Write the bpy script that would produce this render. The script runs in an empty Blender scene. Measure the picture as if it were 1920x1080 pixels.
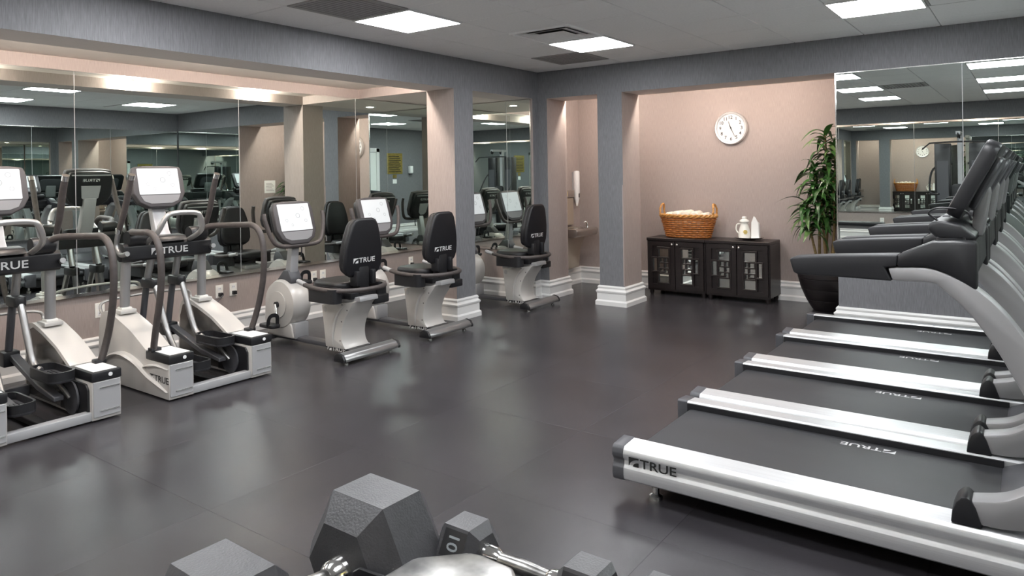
import bpy, bmesh, math, random
from mathutils import Vector, Matrix
random.seed(7)
S = bpy.context.scene
COL = S.collection

# ------------------------------------------------------------------ camera
F, YAW, ROLL, PY, H = 1339.85, 0.628644, -0.0163134, 324.75, 1.5
fw = Vector((-math.sin(YAW), math.cos(YAW), 0)); rt = Vector((math.cos(YAW), math.sin(YAW), 0)); up = Vector((0, 0, 1))
rt3 = rt * math.cos(ROLL) + up * math.sin(ROLL); up3 = up * math.cos(ROLL) - rt * math.sin(ROLL)
cam_d = bpy.data.cameras.new('camera'); cam = bpy.data.objects.new('camera', cam_d); COL.objects.link(cam)
M = Matrix((rt3, up3, -fw)).transposed().to_4x4(); M.translation = (0, 0, H); cam.matrix_world = M
cam_d.sensor_width = 36; cam_d.sensor_fit = 'HORIZONTAL'; cam_d.lens = 36 * F / 1920
cam_d.shift_y = -(540 - PY) / 1920; cam_d.clip_start = 0.05
S.camera = cam
# ------------------------------------------------------------------ world, exposure
w = bpy.data.worlds.new('world'); S.world = w; w.use_nodes = True
w.node_tree.nodes['Background'].inputs[0].default_value = (0.8, 0.85, 0.9, 1)
w.node_tree.nodes['Background'].inputs[1].default_value = 0.05
S.view_settings.view_transform = 'Standard'; S.view_settings.look = 'None'
S.view_settings.gamma = 1; S.view_settings.use_curve_mapping = False
S.view_settings.exposure = 1.15
S.cycles.max_bounces = 14; S.cycles.glossy_bounces = 10; S.cycles.diffuse_bounces = 5
PANEL_E = 13.0     # ceiling light panels
COVE_W = 13.5      # watts of each small halogen lamp behind the beams
DOWN_E = 60.0      # recessed downlight

# ------------------------------------------------------------------ materials
def nodes(name):
    m = bpy.data.materials.new(name); m.use_nodes = True
    nt = m.node_tree; return m, nt, nt.nodes['Principled BSDF']
def mat(name, col, rough=0.5, metal=0.0, spec=0.5, noise=None, bump=None, coat=0, emit=None, aniso=None):
    """noise=(scale xyz, amount) colour variation; bump=(scale xyz, strength)"""
    m, nt, b = nodes(name)
    c = (*col, 1)
    b.inputs['Base Color'].default_value = c; b.inputs['Roughness'].default_value = rough
    b.inputs['Metallic'].default_value = metal; b.inputs['Specular IOR Level'].default_value = spec
    if coat: b.inputs['Coat Weight'].default_value = coat; b.inputs['Coat Roughness'].default_value = 0.15
    def tex(scale, detail=3):
        tc = nt.nodes.new('ShaderNodeTexCoord'); mp = nt.nodes.new('ShaderNodeMapping'); mp.inputs['Scale'].default_value = scale
        n = nt.nodes.new('ShaderNodeTexNoise'); n.inputs['Scale'].default_value = 1; n.inputs['Detail'].default_value = detail
        nt.links.new(tc.outputs['Object'], mp.inputs[0]); nt.links.new(mp.outputs[0], n.inputs['Vector']); return n
    if noise:
        n = tex(noise[0]); mx = nt.nodes.new('ShaderNodeMix'); mx.data_type = 'RGBA'
        k = noise[1]
        mx.inputs[6].default_value = (*[x * (1 - k) for x in col], 1); mx.inputs[7].default_value = (*[min(1, x * (1 + k)) for x in col], 1)
        rp = nt.nodes.new('ShaderNodeMapRange'); rp.inputs[1].default_value = 0.3; rp.inputs[2].default_value = 0.7
        nt.links.new(n.outputs['Fac'], rp.inputs[0]); nt.links.new(rp.outputs[0], mx.inputs[0]); nt.links.new(mx.outputs[2], b.inputs['Base Color'])
    if bump:
        n = tex(bump[0], 4); bp = nt.nodes.new('ShaderNodeBump'); bp.inputs['Strength'].default_value = bump[1]; bp.inputs['Distance'].default_value = 0.002
        nt.links.new(n.outputs['Fac'], bp.inputs['Height']); nt.links.new(bp.outputs[0], b.inputs['Normal'])
    if emit:
        b.inputs['Emission Color'].default_value = (*emit[0], 1); b.inputs['Emission Strength'].default_value = emit[1]
    return m
GREY = mat('grey_wallpaper', (0.185, 0.186, 0.198), 0.6, noise=((260, 260, 14), 0.2), bump=((300, 300, 18), 0.35), spec=0.35)
PINK = mat('pink_wallpaper', (0.36, 0.305, 0.285), 0.6, noise=((260, 260, 14), 0.11), bump=((300, 300, 18), 0.3), spec=0.3)
SOFF = mat('soffit_paint', (0.66, 0.60, 0.575), 0.8)
CREAM = mat('cream_paint', (0.80, 0.72, 0.67), 0.8)
TRIM = mat('white_trim', (0.76, 0.755, 0.745), 0.35)
TILE = mat('ceiling_tile', (0.93, 0.925, 0.92), 0.9, noise=((60, 60, 60), 0.03), bump=((220, 220, 220), 0.25))
GRID = mat('ceiling_grid', (0.42, 0.42, 0.42), 0.7)
FLOOR = mat('rubber_floor', (0.036, 0.0335, 0.0375), 0.25, noise=((1.6, 1.6, 1.6), 0.2), bump=((380, 380, 380), 0.22), spec=0.5)
_nt = FLOOR.node_tree; _oi = _nt.nodes.new('ShaderNodeObjectInfo'); _mr = _nt.nodes.new('ShaderNodeMapRange'); _mr.inputs[3].default_value = 0.245; _mr.inputs[4].default_value = 0.275
_nt.links.new(_oi.outputs['Random'], _mr.inputs[0]); _nt.links.new(_mr.outputs[0], _nt.nodes['Principled BSDF'].inputs['Roughness'])
MIRROR = mat('mirror_glass', (0.78, 0.845, 0.815), 0.0, metal=1.0)
CHROME = mat('chrome', (0.82, 0.82, 0.80), 0.12, metal=1.0)
STEEL = mat('steel', (0.40, 0.395, 0.385), 0.3, metal=1.0, noise=((22, 22, 22), 0.5))
ALU = mat('brushed_aluminium', (0.68, 0.685, 0.695), 0.40, metal=0.7, noise=((2, 300, 300), 0.08))
SILVER = mat('silver_paint', (0.40, 0.40, 0.41), 0.36, metal=0.2)
PEARL = mat('pearl_shroud', (0.53, 0.512, 0.49), 0.33, metal=0.1)
TREADGREY = mat('treadmill_grey', (0.28, 0.275, 0.28), 0.42, metal=0.2)
TUBEGREY = mat('grey_tube', (0.30, 0.30, 0.30), 0.28, metal=0.7)
BLACK = mat('black_plastic', (0.012, 0.012, 0.014), 0.4)
SOFTBLK = mat('black_foam', (0.010, 0.010, 0.0125), 0.55, bump=((400, 400, 400), 0.2))
RAILBRN = mat('dark_grip_rubber', (0.060, 0.050, 0.048), 0.5, noise=((30, 30, 30), 0.15))
VINYL = mat('black_vinyl', (0.008, 0.0078, 0.010), 0.42, bump=((500, 500, 500), 0.15))
DKGREY = mat('dark_grey_plastic', (0.07, 0.07, 0.078), 0.42)
BELT = mat('treadmill_belt', (0.026, 0.026, 0.029), 0.5, bump=((600, 600, 600), 0.3), noise=((3, 8, 3), 0.15))
BEZEL = mat('console_bezel', (0.055, 0.05, 0.053), 0.5)
POSTG = mat('grey_post', (0.36, 0.355, 0.355), 0.3, metal=0.5)
PULSE = mat('satin_steel', (0.45, 0.44, 0.43), 0.3, metal=0.7)
SMOKE = mat('smoked_panel', (0.16, 0.15, 0.14), 0.18, metal=0.6)
KEYS = mat('keypad_film', (0.20, 0.20, 0.21), 0.45)
PRINTW = mat('white_print', (0.62, 0.62, 0.62), 0.5)
PRINTK = mat('black_print', (0.012, 0.012, 0.012), 0.5)
PRINTG = mat('grey_print', (0.22, 0.24, 0.25), 0.6)
SCREEN = mat('lit_screen', (0.40, 0.42, 0.43), 0.4, emit=((0.93, 0.97, 1.0), 0.16))
WOOD = mat('espresso_wood', (0.014, 0.010, 0.010), 0.33, noise=((3, 3, 40), 0.3))
KNOB = mat('brushed_knob', (0.85, 0.85, 0.85), 0.2, metal=1.0)
RUBBER = mat('hex_rubber', (0.050, 0.050, 0.054), 0.38, bump=((260, 260, 260), 0.3), noise=((40, 40, 40), 0.12))
WICKER = mat('orange_wicker', (0.40, 0.135, 0.028), 0.42, noise=((90, 90, 90), 0.45))
WICKERL = mat('light_wicker', (0.55, 0.27, 0.075), 0.4, noise=((120, 120, 120), 0.3))
TOWEL = mat('cream_towel', (0.88, 0.83, 0.72), 0.95, bump=((350, 350, 350), 0.6))
CERAM = mat('white_ceramic', (0.85, 0.84, 0.78), 0.2)
YELLOW = mat('yellow_print', (0.75, 0.62, 0.22), 0.5)
CLOCKF = mat('clock_face', (0.66, 0.66, 0.67), 0.4)
CLOCKR = mat('clock_rim', (0.80, 0.79, 0.78), 0.25, metal=0.6)
LEAF = [mat('leaf_dark', (0.022, 0.075, 0.016), 0.35, noise=((20, 20, 20), 0.3)), mat('leaf_mid', (0.042, 0.125, 0.025), 0.35, noise=((20, 20, 20), 0.3)), mat('leaf_light', (0.11, 0.20, 0.06), 0.35, noise=((20, 20, 20), 0.3))]
CANE = mat('cane', (0.20, 0.14, 0.055), 0.6, noise=((20, 20, 120), 0.35))
POT = mat('dark_pot', (0.016, 0.013, 0.014), 0.35)
SOIL = mat('soil', (0.03, 0.02, 0.014), 0.95)
FOUNT = mat('fountain_steel', (0.52, 0.47, 0.43), 0.28, metal=0.85)
FPANEL = mat('fountain_panel', (0.50, 0.43, 0.35), 0.35, metal=0.5)
PLATE = mat('outlet_plate', (0.84, 0.82, 0.77), 0.4)
WHITE = mat('white_plastic', (0.82, 0.82, 0.82), 0.4)
PAPER = mat('paper', (0.85, 0.85, 0.83), 0.8)
BRONZE = mat('bronze_plaque', (0.42, 0.33, 0.10), 0.3, metal=0.8, noise=((8, 8, 60), 0.3))
DOORW = mat('door_white', (0.80, 0.82, 0.80), 0.4)
RED = mat('red_button', (0.5, 0.03, 0.03), 0.4)
PANEL_L = mat('light_diffuser', (0.9, 0.9, 0.9), 0.5, emit=((0.965, 0.98, 1.0), PANEL_E))
HALO_L = mat('halogen_lens', (0.9, 0.9, 0.9), 0.5, emit=((1.0, 0.88, 0.76), 25.0))
DOWN_L = mat('downlight_lens', (0.9, 0.9, 0.9), 0.5, emit=((1.0, 0.88, 0.70), DOWN_E))
VENTD = mat('vent_dark', (0.035, 0.035, 0.035), 0.7)
VENTG = mat('vent_grey', (0.36, 0.35, 0.345), 0.6)

# ------------------------------------------------------------------ mesh builder
def crom(pts, k=6):
    P = [Vector(p) for p in pts]; out = []
    for i in range(len(P) - 1):
        a = P[i - 1] if i else P[0] * 2 - P[1]; b, c = P[i], P[i + 1]; d = P[i + 2] if i + 2 < len(P) else P[-1] * 2 - P[-2]
        for j in range(k):
            t = j / k; t2, t3 = t * t, t * t * t
            out.append(0.5 * ((2 * b) + (c - a) * t + (2 * a - 5 * b + 4 * c - d) * t2 + (3 * b - a - 3 * c + d) * t3))
    out.append(P[-1]); return out
def rrect(w, h, r, n=4, cx=0, cy=0):
    out = []
    for (sx, sy, a0) in ((1, 1, 0), (-1, 1, 90), (-1, -1, 180), (1, -1, 270)):
        for i in range(n + 1):
            a = math.radians(a0 + 90 * i / n); out.append((cx + sx * (w / 2 - r) + r * math.cos(a), cy + sy * (h / 2 - r) + r * math.sin(a)))
    return out
class MB:
    def __init__(s): s.v = []; s.f = []; s.m = []
    def raw(s, vs, fs, m=0):
        o = len(s.v); s.v += [tuple(v) for v in vs]; s.f += [tuple(i + o for i in f) for f in fs]; s.m += [m] * len(fs); return s
    def bm(s, b, m=0):
        b.verts.index_update(); s.raw([v.co[:] for v in b.verts], [[v.index for v in f.verts] for f in b.faces], m); b.free(); return s
    def prism(s, pts, axis, a, b, m=0, bev=0, seg=2, ang=0.4):
        B = bmesh.new()
        def P(p, t): return {'x': (t, p[0], p[1]), 'y': (p[0], t, p[1]), 'z': (p[0], p[1], t)}[axis]
        A = [B.verts.new(P(p, a)) for p in pts]; C = [B.verts.new(P(p, b)) for p in pts]; n = len(pts)
        B.faces.new(A); B.faces.new(C[::-1])
        for i in range(n): B.faces.new((A[i], C[i], C[(i + 1) % n], A[(i + 1) % n]))
        bmesh.ops.recalc_face_normals(B, faces=B.faces)
        if bev:
            E = [e for e in B.edges if e.calc_face_angle(0) > ang]
            bmesh.ops.bevel(B, geom=E, offset=bev, segments=seg, affect='EDGES', profile=0.5, clamp_overlap=True)
        return s.bm(B, m)
    def box(s, x0, x1, y0, y1, z0, z1, m=0, bev=0, seg=2):
        return s.prism([(x0, y0), (x1, y0), (x1, y1), (x0, y1)], 'z', z0, z1, m, bev, seg)
    def tube(s, pts, r, n=10, m=0, k=0, closed=False, flat=1.0):
        P = crom(pts, k) if k else [Vector(p) for p in pts]
        N = len(P); R = r if isinstance(r, (list, tuple)) else None
        vs = []; fs = []; prev = None
        for i, p in enumerate(P):
            if closed: t = (P[(i + 1) % N] - P[i - 1]).normalized()
            else: t = (P[min(i + 1, N - 1)] - P[max(i - 1, 0)]).normalized()
            if prev is None:
                a = Vector((0, 0, 1)) if abs(t.z) < 0.9 else Vector((1, 0, 0)); u = (a - t * a.dot(t)).normalized()
            else: u = (prev - t * prev.dot(t)).normalized()
            prev = u; v = t.cross(u)
            if R: q = i / (N - 1) * (len(R) - 1); j = min(int(q), len(R) - 2); rr = R[j] * (1 - (q - j)) + R[j + 1] * (q - j)
            else: rr = r
            for j in range(n):
                an = 2 * math.pi * j / n; vs.append(p + u * (rr * math.cos(an)) + v * (rr * flat * math.sin(an)))
        for i in range(N if closed else N - 1):
            for j in range(n):
                a = i * n + j; b = i * n + (j + 1) % n; c = ((i + 1) % N) * n + (j + 1) % n; d = ((i + 1) % N) * n + j
                fs.append((a, b, c, d))
        if not closed: fs += [tuple(range(n))[::-1], tuple((N - 1) * n + j for j in range(n))]
        return s.raw(vs, fs, m)
    def lathe(s, prof, n=24, c=(0, 0, 0), axis='z', m=0, cap=True):
        vs = []; fs = []; K = len(prof)
        for (r, h) in prof:
            for j in range(n):
                a = 2 * math.pi * j / n; x, y = r * math.cos(a), r * math.sin(a)
                p = {'z': (x, y, h), 'y': (x, h, -y), 'x': (h, x, y)}[axis]
                vs.append((c[0] + p[0], c[1] + p[1], c[2] + p[2]))
        for i in range(K - 1):
            for j in range(n): fs.append((i * n + j, i * n + (j + 1) % n, (i + 1) * n + (j + 1) % n, (i + 1) * n + j))
        if cap: fs += [tuple(range(n))[::-1], tuple((K - 1) * n + j for j in range(n))]
        return s.raw(vs, fs, m)
    def xform(s, Mx):
        s.v = [tuple(Mx @ Vector(v)) for v in s.v]; return s
    def mesh(s, name, mats, ang=35, smooth=True):
        me = bpy.data.meshes.new(name); me.from_pydata(s.v, [], s.f)
        for k in (mats if isinstance(mats, (list, tuple)) else [mats]): me.materials.append(k)
        me.polygons.foreach_set('material_index', s.m)
        B = bmesh.new(); B.from_mesh(me); bmesh.ops.recalc_face_normals(B, faces=B.faces); B.to_mesh(me); B.free()
        if smooth:
            me.polygons.foreach_set('use_smooth', [True] * len(me.polygons)); me.set_sharp_from_angle(angle=math.radians(ang))
        return me
    def obj(s, name, mats, parent=None, ang=35, smooth=True):
        return link(name, s.mesh(name, mats, ang, smooth), parent)
def link(name, me, parent=None):
    o = bpy.data.objects.new(name, me); COL.objects.link(o); o.parent = parent; return o
def tag(o, label, cat, group=None, kind=None):
    o['label'] = label
    if cat: o['category'] = cat
    if group: o['group'] = group
    if kind: o['kind'] = kind
    return o
def thing(name, label, cat, loc=(0, 0, 0), rz=0, group=None, kind=None):
    o = bpy.data.objects.new(name, None); COL.objects.link(o); o.empty_display_size = 0.1
    o.location = loc; o.rotation_euler = (0, 0, rz); return tag(o, label, cat, group, kind)
def copy_tree(o, parent=None):
    c = o.copy(); COL.objects.link(c); c.parent = parent
    for ch in list(o.children): copy_tree(ch, c)
    return c
def origin_xy(o):
    """move a single-mesh object's origin to the middle of its base"""
    vs = [v.co for v in o.data.vertices]; lo = [min(v[i] for v in vs) for i in range(3)]; hi = [max(v[i] for v in vs) for i in range(3)]
    c = Vector(((lo[0] + hi[0]) / 2, (lo[1] + hi[1]) / 2, lo[2])); o.data.transform(Matrix.Translation(-c)); o.location = c; return o
_txt = {}
def text_mesh(s, size=1.0):
    if s not in _txt:
        cu = bpy.data.curves.new('t', 'FONT'); cu.body = s; cu.size = 1.0; cu.resolution_u = 3; cu.offset = 0.014
        ob = bpy.data.objects.new('t', cu); COL.objects.link(ob)
        dg = bpy.context.evaluated_depsgraph_get(); dg.update(); me = bpy.data.meshes.new_from_object(ob.evaluated_get(dg))
        vs = [v.co.copy() for v in me.vertices]; fs = [tuple(p.vertices) for p in me.polygons]
        x0 = min(v.x for v in vs); x1 = max(v.x for v in vs); y0 = min(v.y for v in vs); y1 = max(v.y for v in vs)
        _txt[s] = ([((v.x - x0) / (y1 - y0), (v.y - y0) / (y1 - y0)) for v in vs], fs, (x1 - x0) / (y1 - y0))
        bpy.data.objects.remove(ob); bpy.data.curves.remove(cu); bpy.data.meshes.remove(me)
    return _txt[s]
def put2d(mb, vs, fs, o, u, v, m=0):
    o, u, v = Vector(o), Vector(u), Vector(v); return mb.raw([o + u * a + v * b for a, b in vs], fs, m)
def text(mb, s, o, u, v, h, wide=1.0, m=0, center=False):
    vs, fs, wd = text_mesh(s); u, v = Vector(u).normalized(), Vector(v).normalized()
    o = Vector(o)
    if center: o = o - u * (wd * wide * h / 2) - v * (h / 2)
    return put2d(mb, vs, fs, o, u * h * wide, v * h, m)
def logo(o, u, v, h, wide=1.25):
    """arched square mark followed by the letters; o = lower left corner"""
    mb = MB(); u, v = Vector(u).normalized(), Vector(v).normalized(); o = Vector(o)
    A = [(0, 0.0)] + [(1.25 - 1.15 * math.cos(math.radians(a)), 0.0 + 0.82 * math.sin(math.radians(a))) for a in range(10, 91, 10)] + [(1.25, 1.0), (0, 1.0)]
    B = [(0.5, 0.0)] + [(1.25 - 0.72 * math.cos(math.radians(a)), 0.5 * math.sin(math.radians(a))) for a in range(10, 91, 10)] + [(1.25, 0.0)]
    for g in (A, B): put2d(mb, g, [tuple(range(len(g)))], o, u * h, v * h)
    text(mb, 'TRUE', o + u * (1.4 * h), u, v, h, wide)
    return mb
def logo_w(h, wide=1.25): return 1.4 * h + text_mesh('TRUE')[2] * wide * h

# ================================================================== SETTING
ZC, ZS, ZV = 2.70, 2.38, 2.48          # ceiling, beam soffit, cove ceiling
XL, XLB, XW = -4.775, -5.15, -6.20     # left front plane, back of left beam, left wall
YR, YRB, YW = 7.12, 7.54, 8.45         # right front plane, back of right beam, recess wall
XO, XE = 0.50, 1.10                    # mirrored wall past the treadmills, entrance wall
YB, YBB, YBW = -1.62, -1.82, -2.15     # rear beam front/back, rear wall
def face_box(name, x0, x1, y0, y1, z0, z1, mats, parent=None):
    """box; mats: dict of '+x','-x','+y','-y','+z','-z' and 'd' (default)"""
    ks = list(dict.fromkeys(mats.values())); ix = {k: i for i, k in enumerate(ks)}
    V = [(x0, y0, z0), (x1, y0, z0), (x1, y1, z0), (x0, y1, z0), (x0, y0, z1), (x1, y0, z1), (x1, y1, z1), (x0, y1, z1)]
    mb = MB()
    FS = {'-z': (0, 3, 2, 1), '+z': (4, 5, 6, 7), '-y': (0, 1, 5, 4), '+y': (2, 3, 7, 6), '-x': (3, 0, 4, 7), '+x': (1, 2, 6, 5)}
    mb.v = V
    for k, f in FS.items(): mb.f.append(f); mb.m.append(ix[mats.get(k, mats['d'])])
    return mb.obj(name, ks, parent, smooth=False)
def struct(o, label, cat='wall'): return tag(o, label, cat, kind='structure')
flo = struct(face_box('floor', -6.4, 1.3, -2.35, 8.65, -0.1, -0.004, {'d': VENTD}), 'dark rubber tile sports floor with a soft sheen', 'floor')
_fm = {}
for i in range(-4, 6):
    for j in range(-8, 6):
        x0, x1 = max(-3.03 + .9 * i, XW), min(-3.03 + .9 * (i + 1), XE); y0, y1 = max(4.46 + .89 * j, YBW), min(4.46 + .89 * (j + 1), YW)
        if x1 - x0 < .02 or y1 - y0 < .02: continue
        k = (round(x1 - x0, 3), round(y1 - y0, 3))
        if k not in _fm:
            a, b = k[0] / 2 - .0003, k[1] / 2 - .0003; _fm[k] = MB().box(-a, a, -b, b, -.006, 0, 0, .0005, 1).mesh('rubber_tile', FLOOR, smooth=False)
        o = link('rubber_tile', _fm[k], flo); o.location = ((x0 + x1) / 2, (y0 + y1) / 2, 0)
struct(face_box('wall_left', -6.4, XW, -2.35, 7.0, 0, 2.9, {'d': PINK}), 'pink textured wall behind the ellipticals and bikes')
struct(face_box('wall_left_end', -6.4, XL, 7.0, 7.55, 0, 2.9, {'d': PINK, '+x': GREY}), 'end wall of the bike alcove beside the room corner')
struct(face_box('wall_corner_pier', XL, -4.65, YR, 7.55, 0, 2.9, {'d': PINK, '-y': GREY}), 'narrow pier in the room corner before the drinking fountain')
struct(face_box('wall_recess_side', -6.4, -5.01, 7.55, 8.65, 0, 2.9, {'d': PINK}), 'pink side wall carrying the drinking fountain')
struct(face_box('wall_recess', -5.01, -1.46, YW, 8.65, 0, 2.9, {'d': PINK}), 'pink textured wall behind clock and dark cabinets')
struct(face_box('wall_right', -1.46, 1.3, YR, 8.65, 0, 2.9, {'d': GREY, '-x': PINK}), 'grey textured wall with large mirror past the treadmills')
struct(face_box('wall_opposite', XO, 1.3, 2.3, YR, 0, 2.9, {'d': GREY}), 'grey wall that the treadmills face')
struct(face_box('wall_entrance', XE, 1.3, -2.35, 2.3, 0, 2.9, {'d': GREY}), 'grey entrance wall with white door and plaque')
struct(face_box('wall_rear', XW, XE, -2.35, YBW, 0, 2.9, {'d': PINK}), 'pink rear wall seen in the mirrors')
struct(face_box('wall_beam_left', XLB, XL, YBW, 7.0, ZS, 2.9, {'d': GREY, '-z': SOFF, '-x': PINK}), 'long grey beam above the ellipticals and bikes', 'beam')
struct(face_box('wall_beam_right', -4.65, -1.46, YR, YRB, ZS, 2.9, {'d': GREY, '-z': SOFF, '+y': PINK}), 'grey beam above fountain and cabinet recess', 'beam')
struct(face_box('wall_beam_rear', XL, XE, YBB, YB, ZS, 2.9, {'d': GREY, '-z': SOFF, '-y': PINK}), 'grey beam across the rear of the room', 'beam')
struct(face_box('wall_column_left', XLB, XL, 5.575, 5.88, 0, ZS, {'d': GREY, '-y': PINK, '+y': PINK, '-x': PINK}), 'square column between second and third recumbent bike', 'column')
struct(face_box('wall_column_right', -3.968, -3.66, YR, 7.545, 0, ZS, {'d': PINK, '-y': GREY}), 'square column between drinking fountain and cabinets', 'column')
# alcove ceilings
struct(face_box('ceiling_cove_left', XW, XLB, YBW, 5.58, ZV, 2.9, {'d': CREAM}), 'cream cove ceiling above the left mirrors', 'ceiling')
struct(face_box('ceiling_soffit_left', XW, XLB, 5.58, 7.0, ZS, 2.9, {'d': CREAM, '-y': PINK}), 'lowered cream soffit with a downlight over the last bike', 'ceiling')
struct(face_box('ceiling_cove_right', -5.01, -1.46, YRB, YW, ZV, 2.9, {'d': CREAM}), 'cream cove ceiling over the cabinet recess', 'ceiling')
struct(face_box('ceiling_cove_rear', XL, XE, YBW, YBB, ZV, 2.9, {'d': CREAM}), 'cream cove ceiling over the rear mirror', 'ceiling')
# suspended tile ceiling
GX = [-0.61 + 0.602 * k for k in range(-7, 4)]; GY = [3.14 + 0.606 * k for k in range(-8, 8)]
def cell(i, j): return (max(GX[i], XL), min(GX[i + 1], XE), max(GY[j], YB), min(GY[j + 1], YR))
def gi(x): return min(range(len(GX)), key=lambda i: abs(GX[i] - x))
def gj(y): return min(range(len(GY)), key=lambda j: abs(GY[j] - y))
LIGHTS = [(-4.21, 3.75), (-3.61, 5.56), (-1.21, 5.56), (-2.41, 3.75), (-0.61, 3.75), (-4.21, 1.93), (-2.41, 1.93), (-0.61, 1.93), (-4.21, 0.11), (-2.41, 0.11), (-0.61, 0.11)]
LC = {(gi(x), gj(y)): n for n, (x, y) in enumerate(LIGHTS)}
VENTS = {(gi(-4.21), gj(3.14)): 'slots', (gi(-3.61), gj(4.96)): 'cone', (gi(-4.21), gj(6.17)): 'slots', (gi(-0.61), gj(5.56)): 'panel', (gi(-1.81), gj(1.93)): 'slots'}
ceil = struct(face_box('ceiling', XL, XE, YB, YR, ZC + 0.012, 2.9, {'d': GRID}), 'suspended ceiling of square white tiles in a dark grid', 'ceiling')
_tm = {}
for i in range(len(GX) - 1):
    for j in range(len(GY) - 1):
        x0, x1, y0, y1 = cell(i, j)
        if x1 - x0 < 0.02 or y1 - y0 < 0.02 or (i, j) in LC or (i, j) in VENTS: continue
        k = (round(x1 - x0, 3), round(y1 - y0, 3))
        if k not in _tm:
            a, b = k[0] / 2 - 0.0035, k[1] / 2 - 0.0035; _tm[k] = MB().box(-a, a, -b, b, 0, 0.014, 0, 0.003, 1).mesh('ceiling_tile', TILE, smooth=False)
        o = link('ceiling_tile', _tm[k], ceil); o.location = ((x0 + x1) / 2, (y0 + y1) / 2, ZC)
# ceiling light panels
LLAB = ['square ceiling light beside the slotted vent', 'square ceiling light next to the cone shaped air diffuser', 'square ceiling light nearest the large right wall mirror',
        'ceiling light over the floor between bikes and treadmills', 'ceiling light over the treadmills', 'ceiling light over the nearer elliptical', 'ceiling light over the floor near the dumbbells', 'ceiling light near the entrance wall',
        'ceiling light over the rear left of the room', 'ceiling light over the weight bench', 'ceiling light close to the white door']
lfr = MB(); lfr.prism([(-.298, -.298), (.298, -.298), (.298, .298), (-.298, .298)], 'z', 0.004, 0.05)
def ring_mb(w, h, t, z0, z1):
    mb = MB()
    for (a, b, c, d) in ((-w, w, -h, -h + t), (-w, w, h - t, h), (-w, -w + t, -h + t, h - t), (w - t, w, -h + t, h - t)): mb.box(a, b, c, d, z0, z1)
    return mb
fr_me = ring_mb(.299, .301, .012, -0.012, 0.012).mesh('frame', TRIM, smooth=False)
df_me = MB().prism([(-.286, -.288), (.286, -.288), (.286, .288), (-.286, .288)], 'z', -.014, .011, 0, .007, 2).mesh('diffuser', PANEL_L, smooth=False)
for (i, j), n in LC.items():
    x0, x1, y0, y1 = cell(i, j)
    t = thing('ceiling_light', LLAB[n], 'light', ((x0 + x1) / 2, (y0 + y1) / 2, ZC), group='square ceiling lights')
    link('frame', fr_me, t); link('diffuser', df_me, t)
# vents
slat_me = MB().prism([(-.011, .0), (.004, .0), (.011, .014), (-.004, .014)], 'y', -.27, .27).mesh('slat', VENTG, smooth=False)
VL = {(gi(-4.21), gj(3.14)): 'dark slotted return air vent beside a ceiling light', (gi(-3.61), gj(4.96)): 'cone shaped air diffuser set into the ceiling',
      (gi(-4.21), gj(6.17)): 'grey slotted air vent in the far ceiling corner', (gi(-0.61), gj(5.56)): 'flat ceiling access panel beside a light', (gi(-1.81), gj(1.93)): 'slotted air vent above the middle of the floor'}
for (i, j), kind in VENTS.items():
    x0, x1, y0, y1 = cell(i, j); t = thing('ceiling_vent', VL[(i, j)], 'vent', ((x0 + x1) / 2, (y0 + y1) / 2, ZC))
    if kind == 'slots':
        link('frame', ring_mb(.297, .299, .025, -0.004, 0.011).mesh('frame', VENTG, smooth=False), t)
        MB().box(-.275, .275, -.277, .277, 0.0105, 0.0118).obj('backing', VENTD, t, smooth=False)
        for q in range(13):
            s_ = link('slat', slat_me, t); s_.location = (-.258 + q * .043, 0, -0.004)
    elif kind == 'cone':
        link('frame', ring_mb(.297, .299, .02, -0.012, 0.011).mesh('frame', TILE, smooth=False), t)
        MB().box(-.28, .28, -.28, .28, 0.009, 0.0118).obj('backing', VENTD, t, smooth=False)
        for q, (a, b, z0, z1) in enumerate(((.285, .20, -.005, .008), (.235, .14, -.012, .007), (.18, .02, -.02, .006))):
            mb = MB(); V = [(-b, -b, z1), (b, -b, z1), (b, b, z1), (-b, b, z1), (-a, -a, z0), (a, -a, z0), (a, a, z0), (-a, a, z0)]
            mb.raw(V, [(0, 1, 5, 4), (1, 2, 6, 5), (2, 3, 7, 6), (3, 0, 4, 7)] + ([(0, 1, 2, 3)] if q == 2 else [])); mb.obj('cone_ring', TILE, t, smooth=False)
    else:
        link('frame', ring_mb(.299, .301, .016, -0.002, 0.011).mesh('frame', VENTG, smooth=False), t)
        MB().box(-.28, .28, -.282, .282, -0.004, 0.011, 0, .003, 1).obj('panel', TILE, t, smooth=False)
# baseboards
PROF = [(0, 0), (.042, 0), (.042, .045), (.034, .055), (.027, .062), (.027, .135), (.032, .142), (.037, .152), (.037, .163), (.026, .172), (.018, .186), (.022, .194), (.022, .205), (.012, .219), (0, .219)]
def baseboard(name, path, i0, i1, label, closed=False):
    P = [Vector(p) for p in path]; n = len(P); mb = MB()
    def nrm(a, b): d = (b - a).normalized(); return Vector((d.y, -d.x))
    def miter(i):
        pa = P[i - 1] if (i > 0 or closed) else None; pb = P[(i + 1) % n] if (i < n - 1 or closed) else None
        if pa is None: return nrm(P[i], pb)
        if pb is None: return nrm(pa, P[i])
        a, b = nrm(pa, P[i]), nrm(P[i], pb); m_ = a + b; return m_ / max(0.3, m_.dot(a))
    K = len(PROF)
    for i in range(i0, i1):
        A, B = P[i], P[(i + 1) % n]; ma, mb_ = miter(i), miter((i + 1) % n)
        vs = [(*(A + ma * d), z) for d, z in PROF] + [(*(B + mb_ * d), z) for d, z in PROF]
        mb.raw(vs, [(k, k + 1, K + k + 1, K + k) for k in range(K - 1)])
    return struct(mb.obj(name, TRIM, ang=30), label, 'baseboard')
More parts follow.
